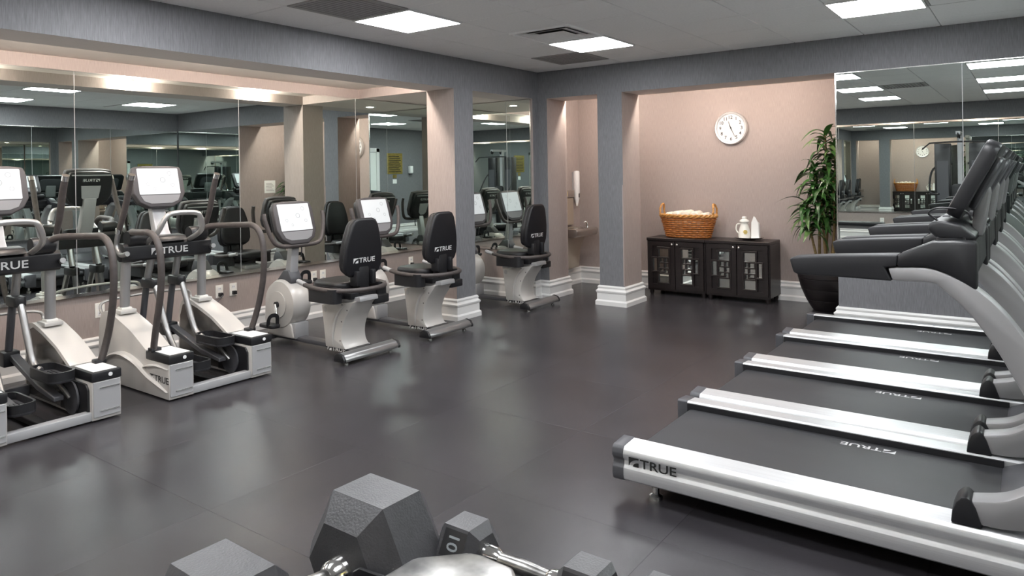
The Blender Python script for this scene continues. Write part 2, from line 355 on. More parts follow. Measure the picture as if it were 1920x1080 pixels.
WP = [(XW, YBW), (XW, 7.0), (XL, 7.0), (XL, YR), (-4.65, YR), (-4.65, 7.55), (-5.01, 7.55), (-5.01, YW), (-1.46, YW), (-1.46, YR), (XO, YR), (XO, 2.3), (XE, 2.3), (XE, YBW), (XW, YBW)]
baseboard('baseboard_left', WP, 0, 1, 'tall white moulded baseboard under the left mirror')
baseboard('baseboard_left_end', WP, 1, 2, 'white moulded baseboard under the alcove end mirror')
baseboard('baseboard_pier', WP, 2, 6, 'white moulded baseboard around the corner pier')
baseboard('baseboard_recess', WP, 6, 9, 'white moulded baseboard along the cabinet recess')
baseboard('baseboard_right', WP, 9, 10, 'white moulded baseboard on the grey wall past the treadmills')
baseboard('baseboard_opposite', WP, 10, 11, 'white baseboard on the wall the treadmills face')
baseboard('baseboard_entrance', WP, 11, 13, 'white baseboard on the entrance wall')
baseboard('baseboard_rear', WP, 13, 14, 'white baseboard on the rear wall')
baseboard('baseboard_column_left', [(XLB, 5.575), (XL, 5.575), (XL, 5.88), (XLB, 5.88)], 0, 4, 'white moulded base around the column by the bikes', True)
baseboard('baseboard_column_right', [(-3.968, YR), (-3.66, YR), (-3.66, 7.545), (-3.968, 7.545)], 0, 4, 'white moulded base around the column by the cabinets', True)
# column corner guards (thin clear strips seen on the right column)
for (x, y, n) in ((-3.66, YR, 0), (-3.66, 7.545, 1)):
    g = MB().box(x - .012, x + .0015, y - .0015 if n == 0 else y - .012, y + .012 if n == 0 else y + .0015, 0.23, 1.35)
    tag(g.obj('corner_guard', mat('clear_guard%d' % n, (0.40, 0.33, 0.31), 0.18), smooth=False), 'slim corner guard strip on the %s edge of the column by the cabinets' % ('room side' if n == 0 else 'wall side'), 'corner guard')
# mirrors
def mirror(label, axis, pos, sgn, edges, z0, z1, ends=(1, 1)):
    """panels in plane axis=pos, glass facing sgn"""
    t = thing('wall_mirror', label, 'mirror', (pos, (edges[0] + edges[-1]) / 2, z0) if axis == 'x' else ((edges[0] + edges[-1]) / 2, pos, z0))
    c = (edges[0] + edges[-1]) / 2; h = z1 - z0
    def bx(name, a, b, t0, t1, za, zb, m):
        lo, hi = sorted((t0 * sgn, t1 * sgn)); mb = MB()
        if axis == 'x': mb.box(lo, hi, a - c, b - c, za, zb)
        else: mb.box(a - c, b - c, lo, hi, za, zb)
        return mb.obj(name, m, t, smooth=False)
    for a, b in zip(edges[:-1], edges[1:]):
        bx('mirror_panel', a + .003, b - .003, -.006, 0, 0, h, MIRROR)
    for e in edges[1:-1]: bx('seam_strip', e - .004, e + .004, -.010, -.003, 0, h, SILVER)
    bx('bottom_channel', edges[0], edges[-1], -.012, .006, -.018, .008, CHROME)
    bx('top_channel', edges[0], edges[-1], -.010, .004, h - .006, h + .0005, CHROME)
    if ends[0]: bx('edge_strip', edges[0] - .006, edges[0] + .005, -.015, .004, -.018, h, CHROME)
    if ends[1]: bx('edge_strip', edges[-1] - .005, edges[-1] + .006, -.015, .004, -.018, h, CHROME)
mirror('long wall mirror of tall panels behind the ellipticals and bikes', 'x', XW + .022, 1, [-2.0, -.36, 1.10, 2.567, 4.03, 5.503, 6.97], .585, 2.374, (0, 0))
mirror('mirror on the alcove end wall beyond the square column', 'y', 6.982, -1, [-6.17, -5.15, -4.80], .585, 2.374, (0, 1))
mirror('large wall mirror beside the potted plant', 'y', YR - .016, -1, [-1.455, -.463, .49], .585, 2.374, (1, 0))
mirror('wall mirror that the treadmills face', 'x', XO - .016, -1, [2.32, 3.5, 4.7, 5.9, 7.09], .585, 2.374, (1, 0))
mirror('rear wall mirror seen only in reflections', 'y', YBW + .016, 1, [-4.7, -3.3, -1.9, -.5, 1.0], .585, 2.374, (1, 1))
# small halogen lamps hugging the back of the beams
def lamp(label, x, y, z, group, k=1.0):
    t = thing('cove_lamp', label, 'light', (x, y, z), group=group)
    MB().lathe([(.030, 0), (.034, -.010), (.028, -.014), (.024, -.006)], 20, cap=False).obj('trim_ring', TRIM, t)
    MB().lathe([(.0242, -.007), (.0242, -.002)], 20).obj('lens', HALO_L, t)
    ld = bpy.data.lights.new('halogen_beam', 'POINT'); ld.energy = COVE_W * k; ld.color = (1.0, 0.89, 0.79); ld.shadow_soft_size = 0.012
    lo = bpy.data.objects.new('halogen_beam', ld); COL.objects.link(lo); lo.parent = t; lo.location = (0, 0, -.035)
for y, n_ in ((-0.7, 'near the rear wall'), (.7, 'away from all the machines'), (2.1, 'over the second elliptical'), (3.5, 'between elliptical and first bike'), (4.9, 'over the second bike')):
    lamp('small halogen lamp behind the long left beam, ' + n_, XLB - .035, y, ZV, 'halogen lamps behind the left beam', 1.25)
for x, n_ in ((-4.32, 'over the drinking fountain'), (-3.15, 'over the wicker basket'), (-2.25, 'over the tea tray cabinet')): lamp('small halogen lamp behind the right beam, ' + n_, x, YRB + .035, ZV, 'halogen lamps behind the right beam', .85)
for x in (-3.6, -2.2, -.8, .5): lamp('small halogen lamp tucked behind the rear beam', x, YBB - .035, ZV, 'halogen lamps behind the rear beam')
t = thing('downlight', 'round recessed downlight in the soffit over the last bike', 'light', (-5.475, 6.38, ZS))
MB().lathe([(.045, .0), (.075, -.004), (.078, 0.001), (.045, .0015)], 24, cap=False).obj('trim_ring', TRIM, t)
MB().lathe([(.0451, -.0005), (.0451, .001)], 24).obj('lens', DOWN_L, t)

# ================================================================== TREADMILLS
def treadmill():
    t = thing('treadmill', '', 'treadmill', group='row of treadmills')
    prof = [(-.06, .088), (.046, .088), (.058, .097), (.062, .115), (.062, .148), (.053, .163), (.051, .180), (.062, .194), (.065, .212), (.060, .231), (.050, .243), (-.052, .251), (-.06, .244)]
    for s in (-1, 1):
        yo = s * .375
        MB().prism([(yo + s * a, z) for a, z in prof], 'x', .055, 1.93, 0, .0015, 1).obj('side_rail', ALU, t, 18)
        MB().prism([(yo + s * a * 1.04, .18 + (z - .18) * 1.04) for a, z in prof], 'x', 0, .056, 0, .004, 2).obj('end_cap', DKGREY, t)
        ft = MB(); ft.lathe([(.030, 0), (.030, .016), (.016, .024), (.016, .09)], 14, (.17, s * .34, 0)); ft.obj('levelling_foot', CHROME, t)
        ft = MB(); ft.lathe([(.030, 0), (.030, .016), (.016, .024), (.016, .09)], 14, (1.80, s * .34, 0)); ft.obj('levelling_foot', CHROME, t)
        # boot
        bt = [(1.333, .246), (1.338, .290), (1.350, .322), (1.366, .341), (1.381, .347), (1.396, .336), (1.408, .312), (1.428, .246)]
        MB().prism(bt, 'y', yo - .055, yo + .055, 0, .006, 2).obj('upright_boot', BLACK, t)
        # swept upright
        outer = crom([(1.145, 0, 1.13), (1.264, 0, 1.137), (1.33, 0, 1.12), (1.421, 0, 1.072), (1.489, 0, 1.007), (1.552, 0, .921), (1.64, 0, .775), (1.70, 0, .62), (1.715, 0, .48), (1.68, 0, .36), (1.60, 0, .285), (1.50, 0, .258), (1.42, 0, .254)], 5)
        inner = crom([(1.161, 0, 1.082), (1.283, 0, 1.083), (1.316, 0, 1.066), (1.397, 0, .986), (1.469, 0, .879), (1.517, 0, .788), (1.56, 0, .70), (1.597, 0, .60), (1.605, 0, .51), (1.58, 0, .43), (1.545, 0, .392), (1.483, 0, .355), (1.385, 0, .33)], 5)
        pl = [(p.x, p.z) for p in outer] + [(p.x, p.z) for p in inner[::-1]]
        MB().prism(pl, 'y', yo - .048, yo + .048, 0, .010, 2).obj('upright', TREADGREY, t)
        # arm
        ap = [(.798, 1.142), (.81, 1.150), (.952, 1.163), (1.10, 1.173), (1.181, 1.178), (1.175, 1.135), (1.135, 1.13), (1.160, 1.081), (.99, 1.083), (.83, 1.083), (.812, 1.090)]
        MB().prism(ap, 'y', yo - .05, yo + .05, 0, .016, 3).obj('handrail', SOFTBLK, t)
        sp = [(1.178, 1.178), (1.235, 1.205), (1.29, 1.231), (1.36, 1.236), (1.424, 1.233), (1.422, 1.062), (1.38, 1.092), (1.33, 1.122), (1.264, 1.139), (1.175, 1.133)]
        MB().prism(sp, 'y', yo - .05, yo + .05 , 0, .012, 2).obj('console_shroud', BLACK, t)
        cup = MB(); cup.lathe([(.040, 0), (.040, -.05), (.046, -.05), (.046, .004), (.040, .004)], 20, (1.34, s * .325, 1.236), cap=False); cup.lathe([(.001, -.05), (.04, -.049)], 20, (1.34, s * .325, 1.236), cap=False); cup.obj('cup_holder', BLACK, t)
        lg = logo((.085, yo + s * .066, .166), (1, 0, 0), (0, 0, 1), .040, 1.3)
        if s > 0: lg = logo((.085 + logo_w(.040, 1.3), yo + .066, .166), (-1, 0, 0), (0, 0, 1), .040, 1.3)
        lg.obj('logo', PRINTK, t, smooth=False)
    # belt with roller end
    bp = [(.09 + .03 * math.cos(a), .185 + .03 * math.sin(a)) for a in [math.radians(90 + 180 * i / 8) for i in range(9)]] + [(1.49, .155), (1.49, .215)]
    MB().prism(bp, 'y', -.302, .302).obj('belt', BELT, t)
    MB().box(.10, 1.93, -.325, .325, .055, .154).obj('deck_pan', BLACK, t, smooth=False)
    for s in (-1, 1): MB().box(.06, 1.47, s * .3095 - .005, s * .3095 + .005, .15, .243).obj('rail_shade_strip', BLACK, t, smooth=False)  # black strip beside the belt, standing in for shade on the rail's inner face
    hp = [(1.462, .156), (1.462, .222), (1.53, .252), (1.66, .305), (1.80, .325), (1.90, .30), (1.95, .22), (1.955, .09), (1.80, .09)]
    MB().prism(hp, 'y', -.312, .312, 0, .018, 3).obj('motor_hood', DKGREY, t)
    lg = logo((1.07, .255, .2165), (-1, 0, 0), (0, -1, 0), .040, 1.3); lg.obj('belt_logo', PRINTW, t, smooth=False)
    # bridge and console
    MB().prism([(1.30, 1.135), (1.285, 1.205), (1.33, 1.228), (1.415, 1.228), (1.418, 1.10), (1.36, 1.09)], 'y', -.33, .33, 0, .012, 2).obj('console_bridge', BLACK, t)
    MB().prism([(1.262, 1.262), (1.268, 1.292), (1.31, 1.300), (1.37, 1.286), (1.418, 1.240), (1.40, 1.222), (1.30, 1.222)], 'y', -.29, .29, 0, .014, 3).obj('control_pod', BLACK, t)
    MB().lathe([(.014, -.004), (.014, .003), (.010, .005)], 16, (1.30, 0, 1.298)).obj('stop_button', DKGREY, t)
    MB().tube([(1.30, -.26, 1.29), (1.265, -.27, 1.325), (1.30, -.27, 1.345), (1.38, -.26, 1.335), (1.40, -.25, 1.30)], .004, 6, k=6).obj('safety_cord', BLACK, t)
    MB().prism([(1.385, 1.235), (1.425, 1.225), (1.452, 1.40), (1.43, 1.47), (1.405, 1.42)], 'y', -.075, .075, 0, .012, 2).obj('console_neck', TREADGREY, t)
    a = Vector((1.338, 1.310)); b = Vector((1.478, 1.588)); d = (b - a).normalized(); nn = Vector((-d.y, d.x)); L = (b - a).length
    hd = MB(); hd.prism(rrect(.54, L, .05, 5), 'z', -.026, .026, 0, .010, 2)
    Mx = Matrix(((0, d.x, nn.x, (a.x + b.x) / 2), (1, 0, 0, 0), (0, d.y, nn.y, (a.y + b.y) / 2), (0, 0, 0, 1)))
    hd.xform(Mx).obj('console_head', BLACK, t)
    sc = MB().prism(rrect(.44, L * .62, .012, 3, 0, .03), 'z', .0265, .0285); sc.xform(Mx).obj('screen', SCREEN, t, smooth=False)
    kp = MB().prism(rrect(.44, L * .17, .012, 3, 0, -.105), 'z', .0265, .0285); kp.xform(Mx).obj('keypad', KEYS, t, smooth=False)
    bk = MB().prism(rrect(.36, L * .7, .06, 5), 'z', -.05, -.024, 0, .012, 2); bk.xform(Mx).obj('rear_cover', DKGREY, t)
    return t
T0 = treadmill()
TL = ['black and silver treadmill nearest the dumbbell rack, first of the row', 'black and silver treadmill, second in the row counted from the dumbbell rack', 'black and silver treadmill, third in the row counted from the dumbbell rack', 'black and silver treadmill at the end of the row beside the mirrored grey wall']
for k in range(4):
    o = T0 if k == 0 else copy_tree(T0)
    o.location = (-1.58, 3.36 + .924 * k, 0); o['label'] = TL[k]

# ================================================================== ELLIPTICALS
def console(t, cx, z0, z1, wid, tilt, back_logo=True, taper=.16):
    """display head facing +x, centred on y=0; returns nothing. cx = x of its middle"""
    L = (z1 - z0) / math.cos(tilt); c = Vector((cx, 0, (z0 + z1) / 2))
    vy = Vector((-math.sin(tilt), 0, math.cos(tilt))); vn = Vector((math.cos(tilt), 0, math.sin(tilt)))
    Mx = Matrix(((0, vy.x, vn.x, c.x), (1, 0, 0, 0), (0, vy.z, vn.z, c.z), (0, 0, 0, 1)))
    w2 = wid / 2; h = L / 2
    ol = [(-w2 * .92, h * .93), (-w2 * .5, h), (w2 * .5, h), (w2 * .92, h * .93), (w2, h * .6), (w2, -h * .35), (w2 * .82, -h * .75), (w2 * .45, -h), (-w2 * .45, -h), (-w2 * .82, -h * .75), (-w2, -h * .35), (-w2, h * .6)]
    MB().prism(ol, 'z', -.03, .022, 0, .010, 3, .2).xform(Mx).obj('console_head', BEZEL, t)
    MB().prism(rrect(wid * .80, L * .62, .008, 3, 0, h * .24), 'z', .0222, .0245).xform(Mx).obj('screen', SCREEN, t, smooth=False)
    MB().prism([(-w2 * .78, -h * .42), (w2 * .78, -h * .42), (w2 * .66, -h * .70), (w2 * .40, -h * .82), (-w2 * .40, -h * .82), (-w2 * .66, -h * .70)], 'z', .0222, .0245).xform(Mx).obj('keypad', KEYS, t, smooth=False)
    dz = MB()
    for (a, b, r) in ((w2 * .45, h * .62, .018), (w2 * .15, h * .30, .022), (w2 * .52, h * .05, .015), (-w2 * .45, h * .1, .014), (-w2 * .2, -h * .12, .012)):
        ringv = [(a + q * math.cos(2 * math.pi * i / 20), b + q * math.sin(2 * math.pi * i / 20), .0248) for q in (r, r * .82) for i in range(20)]
        dz.raw(ringv, [(i, (i + 1) % 20, 20 + (i + 1) % 20, 20 + i) for i in range(20)])
    dz.xform(Mx).obj('screen_print', PRINTG, t, smooth=False)
    rc = [(p[0] * .93, p[1] * .95) for p in ol]
    MB().prism(rc, 'z', -.085, -.028, 0, .02, 3, .2).xform(Mx).obj('rear_cover', BLACK, t)
    MB().box(-w2 * .8, w2 * .8, h * .74, h * .80, -.088, -.08).xform(Mx).obj('rear_strip', SILVER, t, smooth=False)
    hh = L * .075; lw = logo_w(hh)
    lo = logo(Mx @ Vector((lw / 2, h * .42, -.0865)), Mx.to_3x3() @ Vector((-1, 0, 0)), Mx.to_3x3() @ Vector((0, 1, 0)), hh); lo.obj('rear_logo', PRINTW, t, smooth=False)
    MB().prism([(-wid * .2, h * .2), (wid * .2, h * .2), (wid * .17, -h * .45), (wid * .08, -h * .62), (-wid * .08, -h * .62), (-wid * .17, -h * .45)], 'z', -.094, -.084).xform(Mx).obj('rear_bracket', SILVER, t, smooth=False)
def elliptical():
    t = thing('elliptical_trainer', '', 'elliptical', group='elliptical trainers by the mirror')
    for s in (-1, 1):
        yi, yo = s * .226, s * .398; a, b = min(yi, yo), max(yi, yo)
        ho = [(0, .012), (.004, .13), (0, .249), (-.30, .249), (-.302, .310)] + [(p.x, p.z) for p in crom([(-.302, 0, .312), (-.50, 0, .412), (-.70, 0, .482), (-.84, 0, .520), (-.93, 0, .512), (-.985, 0, .44), (-1.0, 0, .30)], 4)] + [(-1.01, .05), (-.98, .012)]
        h = MB().prism(ho, 'y', a, b, 0, .012, 2, .3).obj('side_housing', PEARL, t)
        MB().box(.003, .009, a + .006, b - .006, .03, .247, 0, .002, 1).obj('rear_panel', SILVER, h, smooth=False)
        for z in (.062, .205): MB().box(.0085, .0125, a + .04, b - .012, z, z + .007).obj('panel_groove', CHROME, h, smooth=False)
        MB().prism([(-.33, .03), (-.33, .30), (-.52, .395), (-.72, .462), (-.86, .495), (-.93, .47), (-.97, .38), (-.985, .03)], 'y', min(s * .2235, s * .2275), max(s * .2235, s * .2275)).obj('inner_panel', SMOKE, h, smooth=False)
        MB().box(-.300, .010, a - .004, b + .004, .25, .309, 0, .008, 2).obj('top_tray', BLACK, t)
        MB().box(-.27, -.012, a + .014, b - .014, .308, .313, 0, .003, 1).obj('step_plate', TRIM, t, smooth=False)
        MB().lathe([(.012, 0), (.012, .004)], 16, (.010, (a + b) / 2 + .02, .283), 'x').obj('badge', WHITE, t)
        # moulded swoosh on the outer side
        arc = [(-.02, s * .400, .06), (-.22, s * .402, .13), (-.42, s * .402, .215), (-.62, s * .402, .245), (-.82, s * .402, .20), (-.95, s * .400, .10)]
        MB().tube(arc, [.004, .014, .018, .014, .004], 8, k=6, flat=2.2).obj('side_swoosh', PEARL, h)
        MB().tube([(-.01, s * .399, .215), (-.16, s * .401, .225), (-.30, s * .402, .20), (-.38, s * .40, .16)], [.003, .010, .003], 8, k=6, flat=2.0).obj('side_swoosh', PEARL, h)
        lw = logo_w(.045)
        (logo((-.25, s * .4005, .115), (1, 0, 0), (0, 0, 1), .045) if s < 0 else logo((-.25 + lw, s * .4005, .115), (-1, 0, 0), (0, 0, 1), .045)).obj('side_logo', PRINTK, h, smooth=False)
        for q in (-.9, -.08): MB().lathe([(.022, 0), (.022, .013)], 12, (q, s * .31, 0)).obj('levelling_foot', BLACK, t)
        # post with base collar
        MB().box(-.855, -.725, s * .305 - .06, s * .305 + .06, .505, .535, 0, .008, 2).obj('post_base', PEARL, t)
        MB().box(-.83, -.75, s * .305 - .038, s * .305 + .038, .53, .55, 0, .006, 2).obj('post_collar', PLATE, t)
        MB().tube([(-.79, s * .305, .54), (-.765, s * .30, .93)], .034, 16).obj('post', POSTG, t)
        MB().lathe([(.045, -.035), (.052, -.02), (.052, .03), (.04, .05)], 16, (-.765, s * .305, .925)).obj('post_cap', BLACK, t)
        # fixed handrail
        rail = [(-.74, s * .25, 1.055), (-.66, s * .30, 1.112), (-.50, s * .375, 1.122), (-.34, s * .398, 1.128), (-.23, s * .400, 1.130), (-.145, s * .400, 1.098), (-.09, s * .400, 1.015), (-.072, s * .400, .873), (-.093, s * .400, .698), (-.147, s * .398, .52), (-.205, s * .388, .37), (-.228, s * .378, .309)]
        MB().tube(rail, .0225, 12, k=5).obj('handrail', RAILBRN, t)
        MB().box(-.26, -.20, s * .372 - .035, s * .372 + .035, .306, .335, 0, .006, 2).obj('rail_socket', BLACK, t)
        # moving handle
        hd = [(-.60, s * .335, 1.505), (-.64, s * .335, 1.41), (-.70, s * .34, 1.26), (-.775, s * .345, 1.12), (-.80, s * .35, 1.01), (-.74, s * .35, .945), (-.66, s * .34, .955)]
        g = MB().tube(hd[:4], [.021, .023, .022, .019], 12, k=5).obj('moving_handle', RAILBRN, t)
        MB().tube(hd[3:], .0185, 12, k=5).obj('handle_crank', TUBEGREY, g)
        MB().tube([(-.585, s * .335, 1.535), (-.602, s * .335, 1.50)], .024, 12).obj('handle_cap', CHROME, g)
        MB().tube([(-.772, s * .345, 1.135), (-.782, s * .346, 1.10)], .023, 12).obj('handle_ferrule', CHROME, g)
        # swing arm
        ys = s * .105
        ar = MB().tube([(-.765, ys, .93), (-.83, ys * 1.05, .74)], .026, 12).obj('swing_arm', TUBEGREY, t)
        MB().prism(rrect(.19, .075, .035, 4, -.80, ys), 'z', .665, .735, 0, .012, 2).obj('arm_joint', BLACK, ar)
        MB().tube([(-.855, ys, .70), (-.94, ys, .34)], .024, 12).obj('rear_link', DKGREY, ar)
        MB().box(-1.0, -.88, ys - .05, ys + .05, .25, .35, 0, .008, 2).obj('link_bracket', BLACK, ar)
        zp = .275 if s > 0 else .165; xp = -.30 if s > 0 else -.20
        MB().tube([(-.735, ys, .70), (-.68, ys, .60), (-.62, ys, .47), (-.54, ys, .33), (xp - .17, ys * 1.15, zp + .005)], .022, 12, k=5).obj('pedal_tube', TUBEGREY, ar)
        MB().prism([(-.93, .30), (-.93, .345), (-.45, .20), (-.20, .16), (-.20, .13), (-.45, .16)], 'y', ys - .028 + s * .015, ys + .028 + s * .015, 0, .005, 1).obj('pedal_beam', DKGREY, t)
        # footplate tray
        fp = rrect(.36, .155, .06, 5, xp - .01, s * .128)
        p = MB().prism(fp, 'z', zp - .022, zp, 0, .006, 2).obj('footplate', DKGREY, t)
        inn = rrect(.335, .13, .05, 5, xp - .01, s * .128); n = len(fp)
        wall = MB(); vs = [(x, y, zp - .02) for x, y in fp] + [(x, y, zp + .045) for x, y in fp] + [(x, y, zp + .045) for x, y in inn] + [(x, y, zp) for x, y in inn]
        wall.raw(vs, [(k * n + i, k * n + (i + 1) % n, (k + 1) * n + (i + 1) % n, (k + 1) * n + i) for k in range(3) for i in range(n)]); wall.obj('footplate_rim', BLACK, p)
        for q in range(5): MB().box(xp - .13, xp + .11, s * .128 - .045 + q * .02, s * .128 - .037 + q * .02, zp, zp + .004).obj('grip_rib', BLACK, p, smooth=False)
        # crank guard between footplate and pod
        MB().prism([(-.42, .03), (-.42, .17), (-.34, .235), (-.06, .235), (-.03, .20), (-.03, .03)], 'y', min(s * .214, s * .226), max(s * .214, s * .226), 0, .003, 1).obj('crank_guard', BLACK, t)
        MB().lathe([(.105, -.006), (.105, .006)], 28, (-.24, s * .205, .125), 'y').obj('crank_disc', DKGREY, t)
        MB().tube([(-.24, s * .20, .125), (xp - .02, s * .16, zp - .05)], .014, 10).obj('crank_pin', TUBEGREY, t)
    MB().box(-.07, -.004, -.228, .228, .012, .066, 0, .006, 2).obj('rear_bar', SILVER, t)
    MB().box(-.985, -.93, -.228, .228, .012, .09, 0, .006, 2).obj('front_bar', DKGREY, t)
    MB().box(-.94, -.07, -.03, .03, .015, .05, 0, .004, 1).obj('centre_beam', BLACK, t)
    cb = MB().prism([(-.815, .90), (-.825, 1.0), (-.80, 1.025), (-.72, 1.022), (-.698, 1.0), (-.698, .905), (-.715, .888)], 'y', -.345, .345, 0, .006, 2).obj('crossbar', BLACK, t)
    lh = .052; lw = logo_w(lh); logo((-.6965, -lw / 2, .925), (0, 1, 0), (0, 0, 1), lh).obj('crossbar_logo', PRINTW, cb, smooth=False)
    MB().tube([(-.74, -.17, 1.01), (-.55, -.175, 1.10), (-.50, -.135, 1.21), (-.50, -.08, 1.24), (-.50, .08, 1.24), (-.50, .135, 1.21), (-.55, .175, 1.10), (-.74, .17, 1.01)], .0195, 12, k=5).obj('pulse_bar', PULSE, t)
    for s in (-1, 1): MB().tube([(-.535, s * .165, 1.135), (-.506, s * .14, 1.205)], .0215, 12).obj('pulse_grip', SILVER, t)
    for s in (-1, 1): MB().lathe([(.055, -.07), (.06, -.05), (.06, .05), (.05, .07)], 18, (-.73, s * .24, 1.06), 'y').obj('bottle_holder', BLACK, t)
    MB().prism([(-.83, 1.0), (-.72, 1.0), (-.80, 1.10), (-.885, 1.34), (-.945, 1.34), (-.88, 1.10)], 'y', -.055, .055, 0, .012, 2).obj('console_stalk', SILVER, t)
    MB().prism([(-.79, 1.02), (-.66, 1.02), (-.70, 1.06), (-.80, 1.07)], 'y', -.13, .13, 0, .010, 2).obj('accessory_tray', BLACK, t)
    MB().tube([(-.96, -.34, .44), (-1.04, -.36, .50), (-1.06, -.33, .565), (-1.05, -.12, .585), (-1.05, .12, .585), (-1.06, .33, .565), (-1.04, .36, .50), (-.96, .34, .44)], .011, 10, k=6).obj('lift_handle', PULSE, t)
    console(t, -.86, 1.275, 1.60, .405, math.radians(14))
    return t
E0 = elliptical()
EL = ['elliptical trainer beside the recumbent bikes, full machine with white side housings', 'elliptical trainer separated from the recumbent bikes by another elliptical']
for k in range(2):
    o = E0 if k == 0 else copy_tree(E0)
    o.location = (-4.70, 2.91 - 1.11 * k, 0); o['label'] = EL[k]

# ================================================================== RECUMBENT BIKES
def bike():
    t = thing('recumbent_bike', '', 'exercise bike', group='recumbent bikes by the mirror')
    fb = MB().prism([(-.065, .03), (-.06, .075), (-.02, .098), (.03, .085), (.055, .05), (.05, .03)], 'y', -.29, .29, 0, .004, 1).obj('rear_stabiliser', TUBEGREY, t)
    for s in (-1, 1):
        MB().prism([(-.069, .028), (-.064, .078), (-.02, .102), (.034, .088), (.059, .05), (.054, .028)], 'y', min(s * .288, s * .312), max(s * .288, s * .312), 0, .006, 2).obj('end_cap', BLACK, fb)
        MB().lathe([(.018, 0), (.018, .010), (.008, .014), (.008, .04)], 12, (.0, s * .24, 0)).obj('levelling_foot', CHROME, t)
        MB().lathe([(.018, 0), (.018, .010), (.008, .014), (.008, .04)], 12, (-1.22, s * .15, 0)).obj('levelling_foot', CHROME, t)
    MB().box(-1.30, -.05, -.05, .05, .035, .075, 0, .008, 2).obj('base_rail', DKGREY, t)
    MB().box(-1.26, -1.18, -.20, .20, .025, .07, 0, .008, 2).obj('front_stabiliser', DKGREY, t)
    # rear body: hourglass housing
    B = [(p.x, p.z) for p in crom([(-.02, 0, .478), (-.075, 0, .41), (-.14, 0, .325), (-.18, 0, .22), (-.175, 0, .13), (-.135, 0, .075)], 4)] + [(-.385, .072), (-.40, .20), (-.43, .418), (-.25, .445)]
    by = MB().prism(B, 'y', -.13, .13, 0, .015, 2, .35).obj('rear_housing', PEARL, t)
    for s in (-1, 1):
        MB().tube([(-.13, s * .131, .445), (-.22, s * .131, .36), (-.275, s * .131, .22), (-.29, s * .131, .09)], [.003, .010, .010, .003], 8, k=6, flat=2).obj('side_crease', PEARL, by)
        for (x, z) in ((-.11, .40), (-.18, .30), (-.20, .14), (-.17, .44)): MB().lathe([(.006, 0), (.006, .003)], 8, (x, s * .1305, z), 'y').obj('screw', BLACK, by)
        MB().lathe([(.024, 0), (.024, .004)], 16, (-.385, s * .130, .385), 'y').obj('badge', SILVER, by)
    MB().box(-.40, -.08, -.12, .12, .06, .078, 0, .004, 1).obj('housing_foot', BLACK, t)
    for s in (-1, 1):
        lw = logo_w(.045)
        (logo((-.37, s * .1215, .045), (1, 0, 0), (0, 0, 1), .04) if s < 0 else logo((-.37 + lw, s * .1215, .045), (-1, 0, 0), (0, 0, 1), .04)).obj('foot_logo', PRINTW, t, smooth=False)
    # seat rail, seat
    MB().prism([(-.46, .42), (-.455, .465), (.01, .515), (.02, .475)], 'y', -.10, .10, 0, .008, 2).obj('seat_rail', SILVER, t)
    MB().box(-.12, -.03, .10, .27, .42, .49, 0, .010, 2).obj('adjust_lever', BLACK, t)
    MB().box(-.30, -.05, -.14, .14, .49, .545, 0, .010, 2).obj('seat_carriage', BLACK, t)
    se = MB().prism(rrect(.40, .36, .11, 6, -.33, 0), 'z', .545, .625, 0, .028, 4, .3).obj('seat', VINYL, t)
    for s in (-1, 1):
        tr = rrect(.34, .11, .045, 6, -.24, s * .245); n = len(tr)
        k1 = rrect(.31, .08, .035, 6, -.24, s * .245)
        mb = MB(); vs = [(x, y, .475) for x, y in tr] + [(x, y, .590) for x, y in tr] + [(x, y, .590) for x, y in k1] + [(x, y, .505) for x, y in k1]
        mb.raw(vs, [(k * n + i, k * n + (i + 1) % n, (k + 1) * n + (i + 1) % n, (k + 1) * n + i) for k in range(3) for i in range(n)] + [tuple(range(n))[::-1], tuple(3 * n + i for i in range(n))])
        mb.obj('side_tray', BLACK, t)
        MB().box(-.30, -.14, min(s * .12, s * .21), max(s * .12, s * .21), .49, .53, 0, .008, 2).obj('tray_bracket', BLACK, t)
        MB().tube([(-.55, s * .27, .625), (-.43, s * .29, .605)], .020, 12).obj('pulse_grip', SILVER, t)
    MB().tube([(-.44, -.29, .606), (-.30, -.30, .588), (-.14, -.28, .580), (-.01, -.20, .578), (.05, -.09, .578), (.06, 0, .578), (.05, .09, .578), (-.01, .20, .578), (-.14, .28, .580), (-.30, .30, .588), (-.44, .29, .606)], .0195, 12, k=5).obj('seat_handlebar', RAILBRN, t)
    # backrest
    MB().prism([(-.14, .53), (-.04, .53), (-.035, .70), (-.06, .86), (-.10, .86), (-.10, .68)], 'y', -.055, .055, 0, .010, 2).obj('backrest_post', BLACK, t)
    for s in (-1, 1): MB().box(-.10, -.01, s * .085 - .02, s * .085 + .02, .60, .72, 0, .008, 2).obj('backrest_bracket', BLACK, t)
    tilt = math.radians(9); vy = Vector((math.sin(tilt) * .6, 0, math.cos(tilt))); vn = Vector((math.cos(tilt), 0, -math.sin(tilt) * .6))
    c = Vector((-.075, 0, .912)); Mx = Matrix(((0, vy.x, vn.x, c.x), (1, 0, 0, 0), (0, vy.z, vn.z, c.z), (0, 0, 0, 1)))
    half = [(0, .243), (.075, .242), (.115, .228), (.142, .19), (.172, .10), (.196, .0), (.205, -.09), (.202, -.16), (.18, -.21), (.14, -.236), (0, -.242)]
    ol = half + [(-x, y) for x, y in half[-2:0:-1]]
    bk = MB().prism(ol, 'z', -.005, .048, 0, .020, 4, .5).xform(Mx).obj('backrest', VINYL, t)
    MB().prism([(x * .94, y * .95) for x, y in ol], 'z', -.055, 0, 0, .024, 4, .5).xform(Mx).obj('back_cushion', VINYL, bk)
    edge = [Mx @ Vector((x * .985, y * .985, .030)) for x, y in ol]
    MB().tube(edge, .006, 6, closed=True).obj('piping', SOFTBLK, bk)
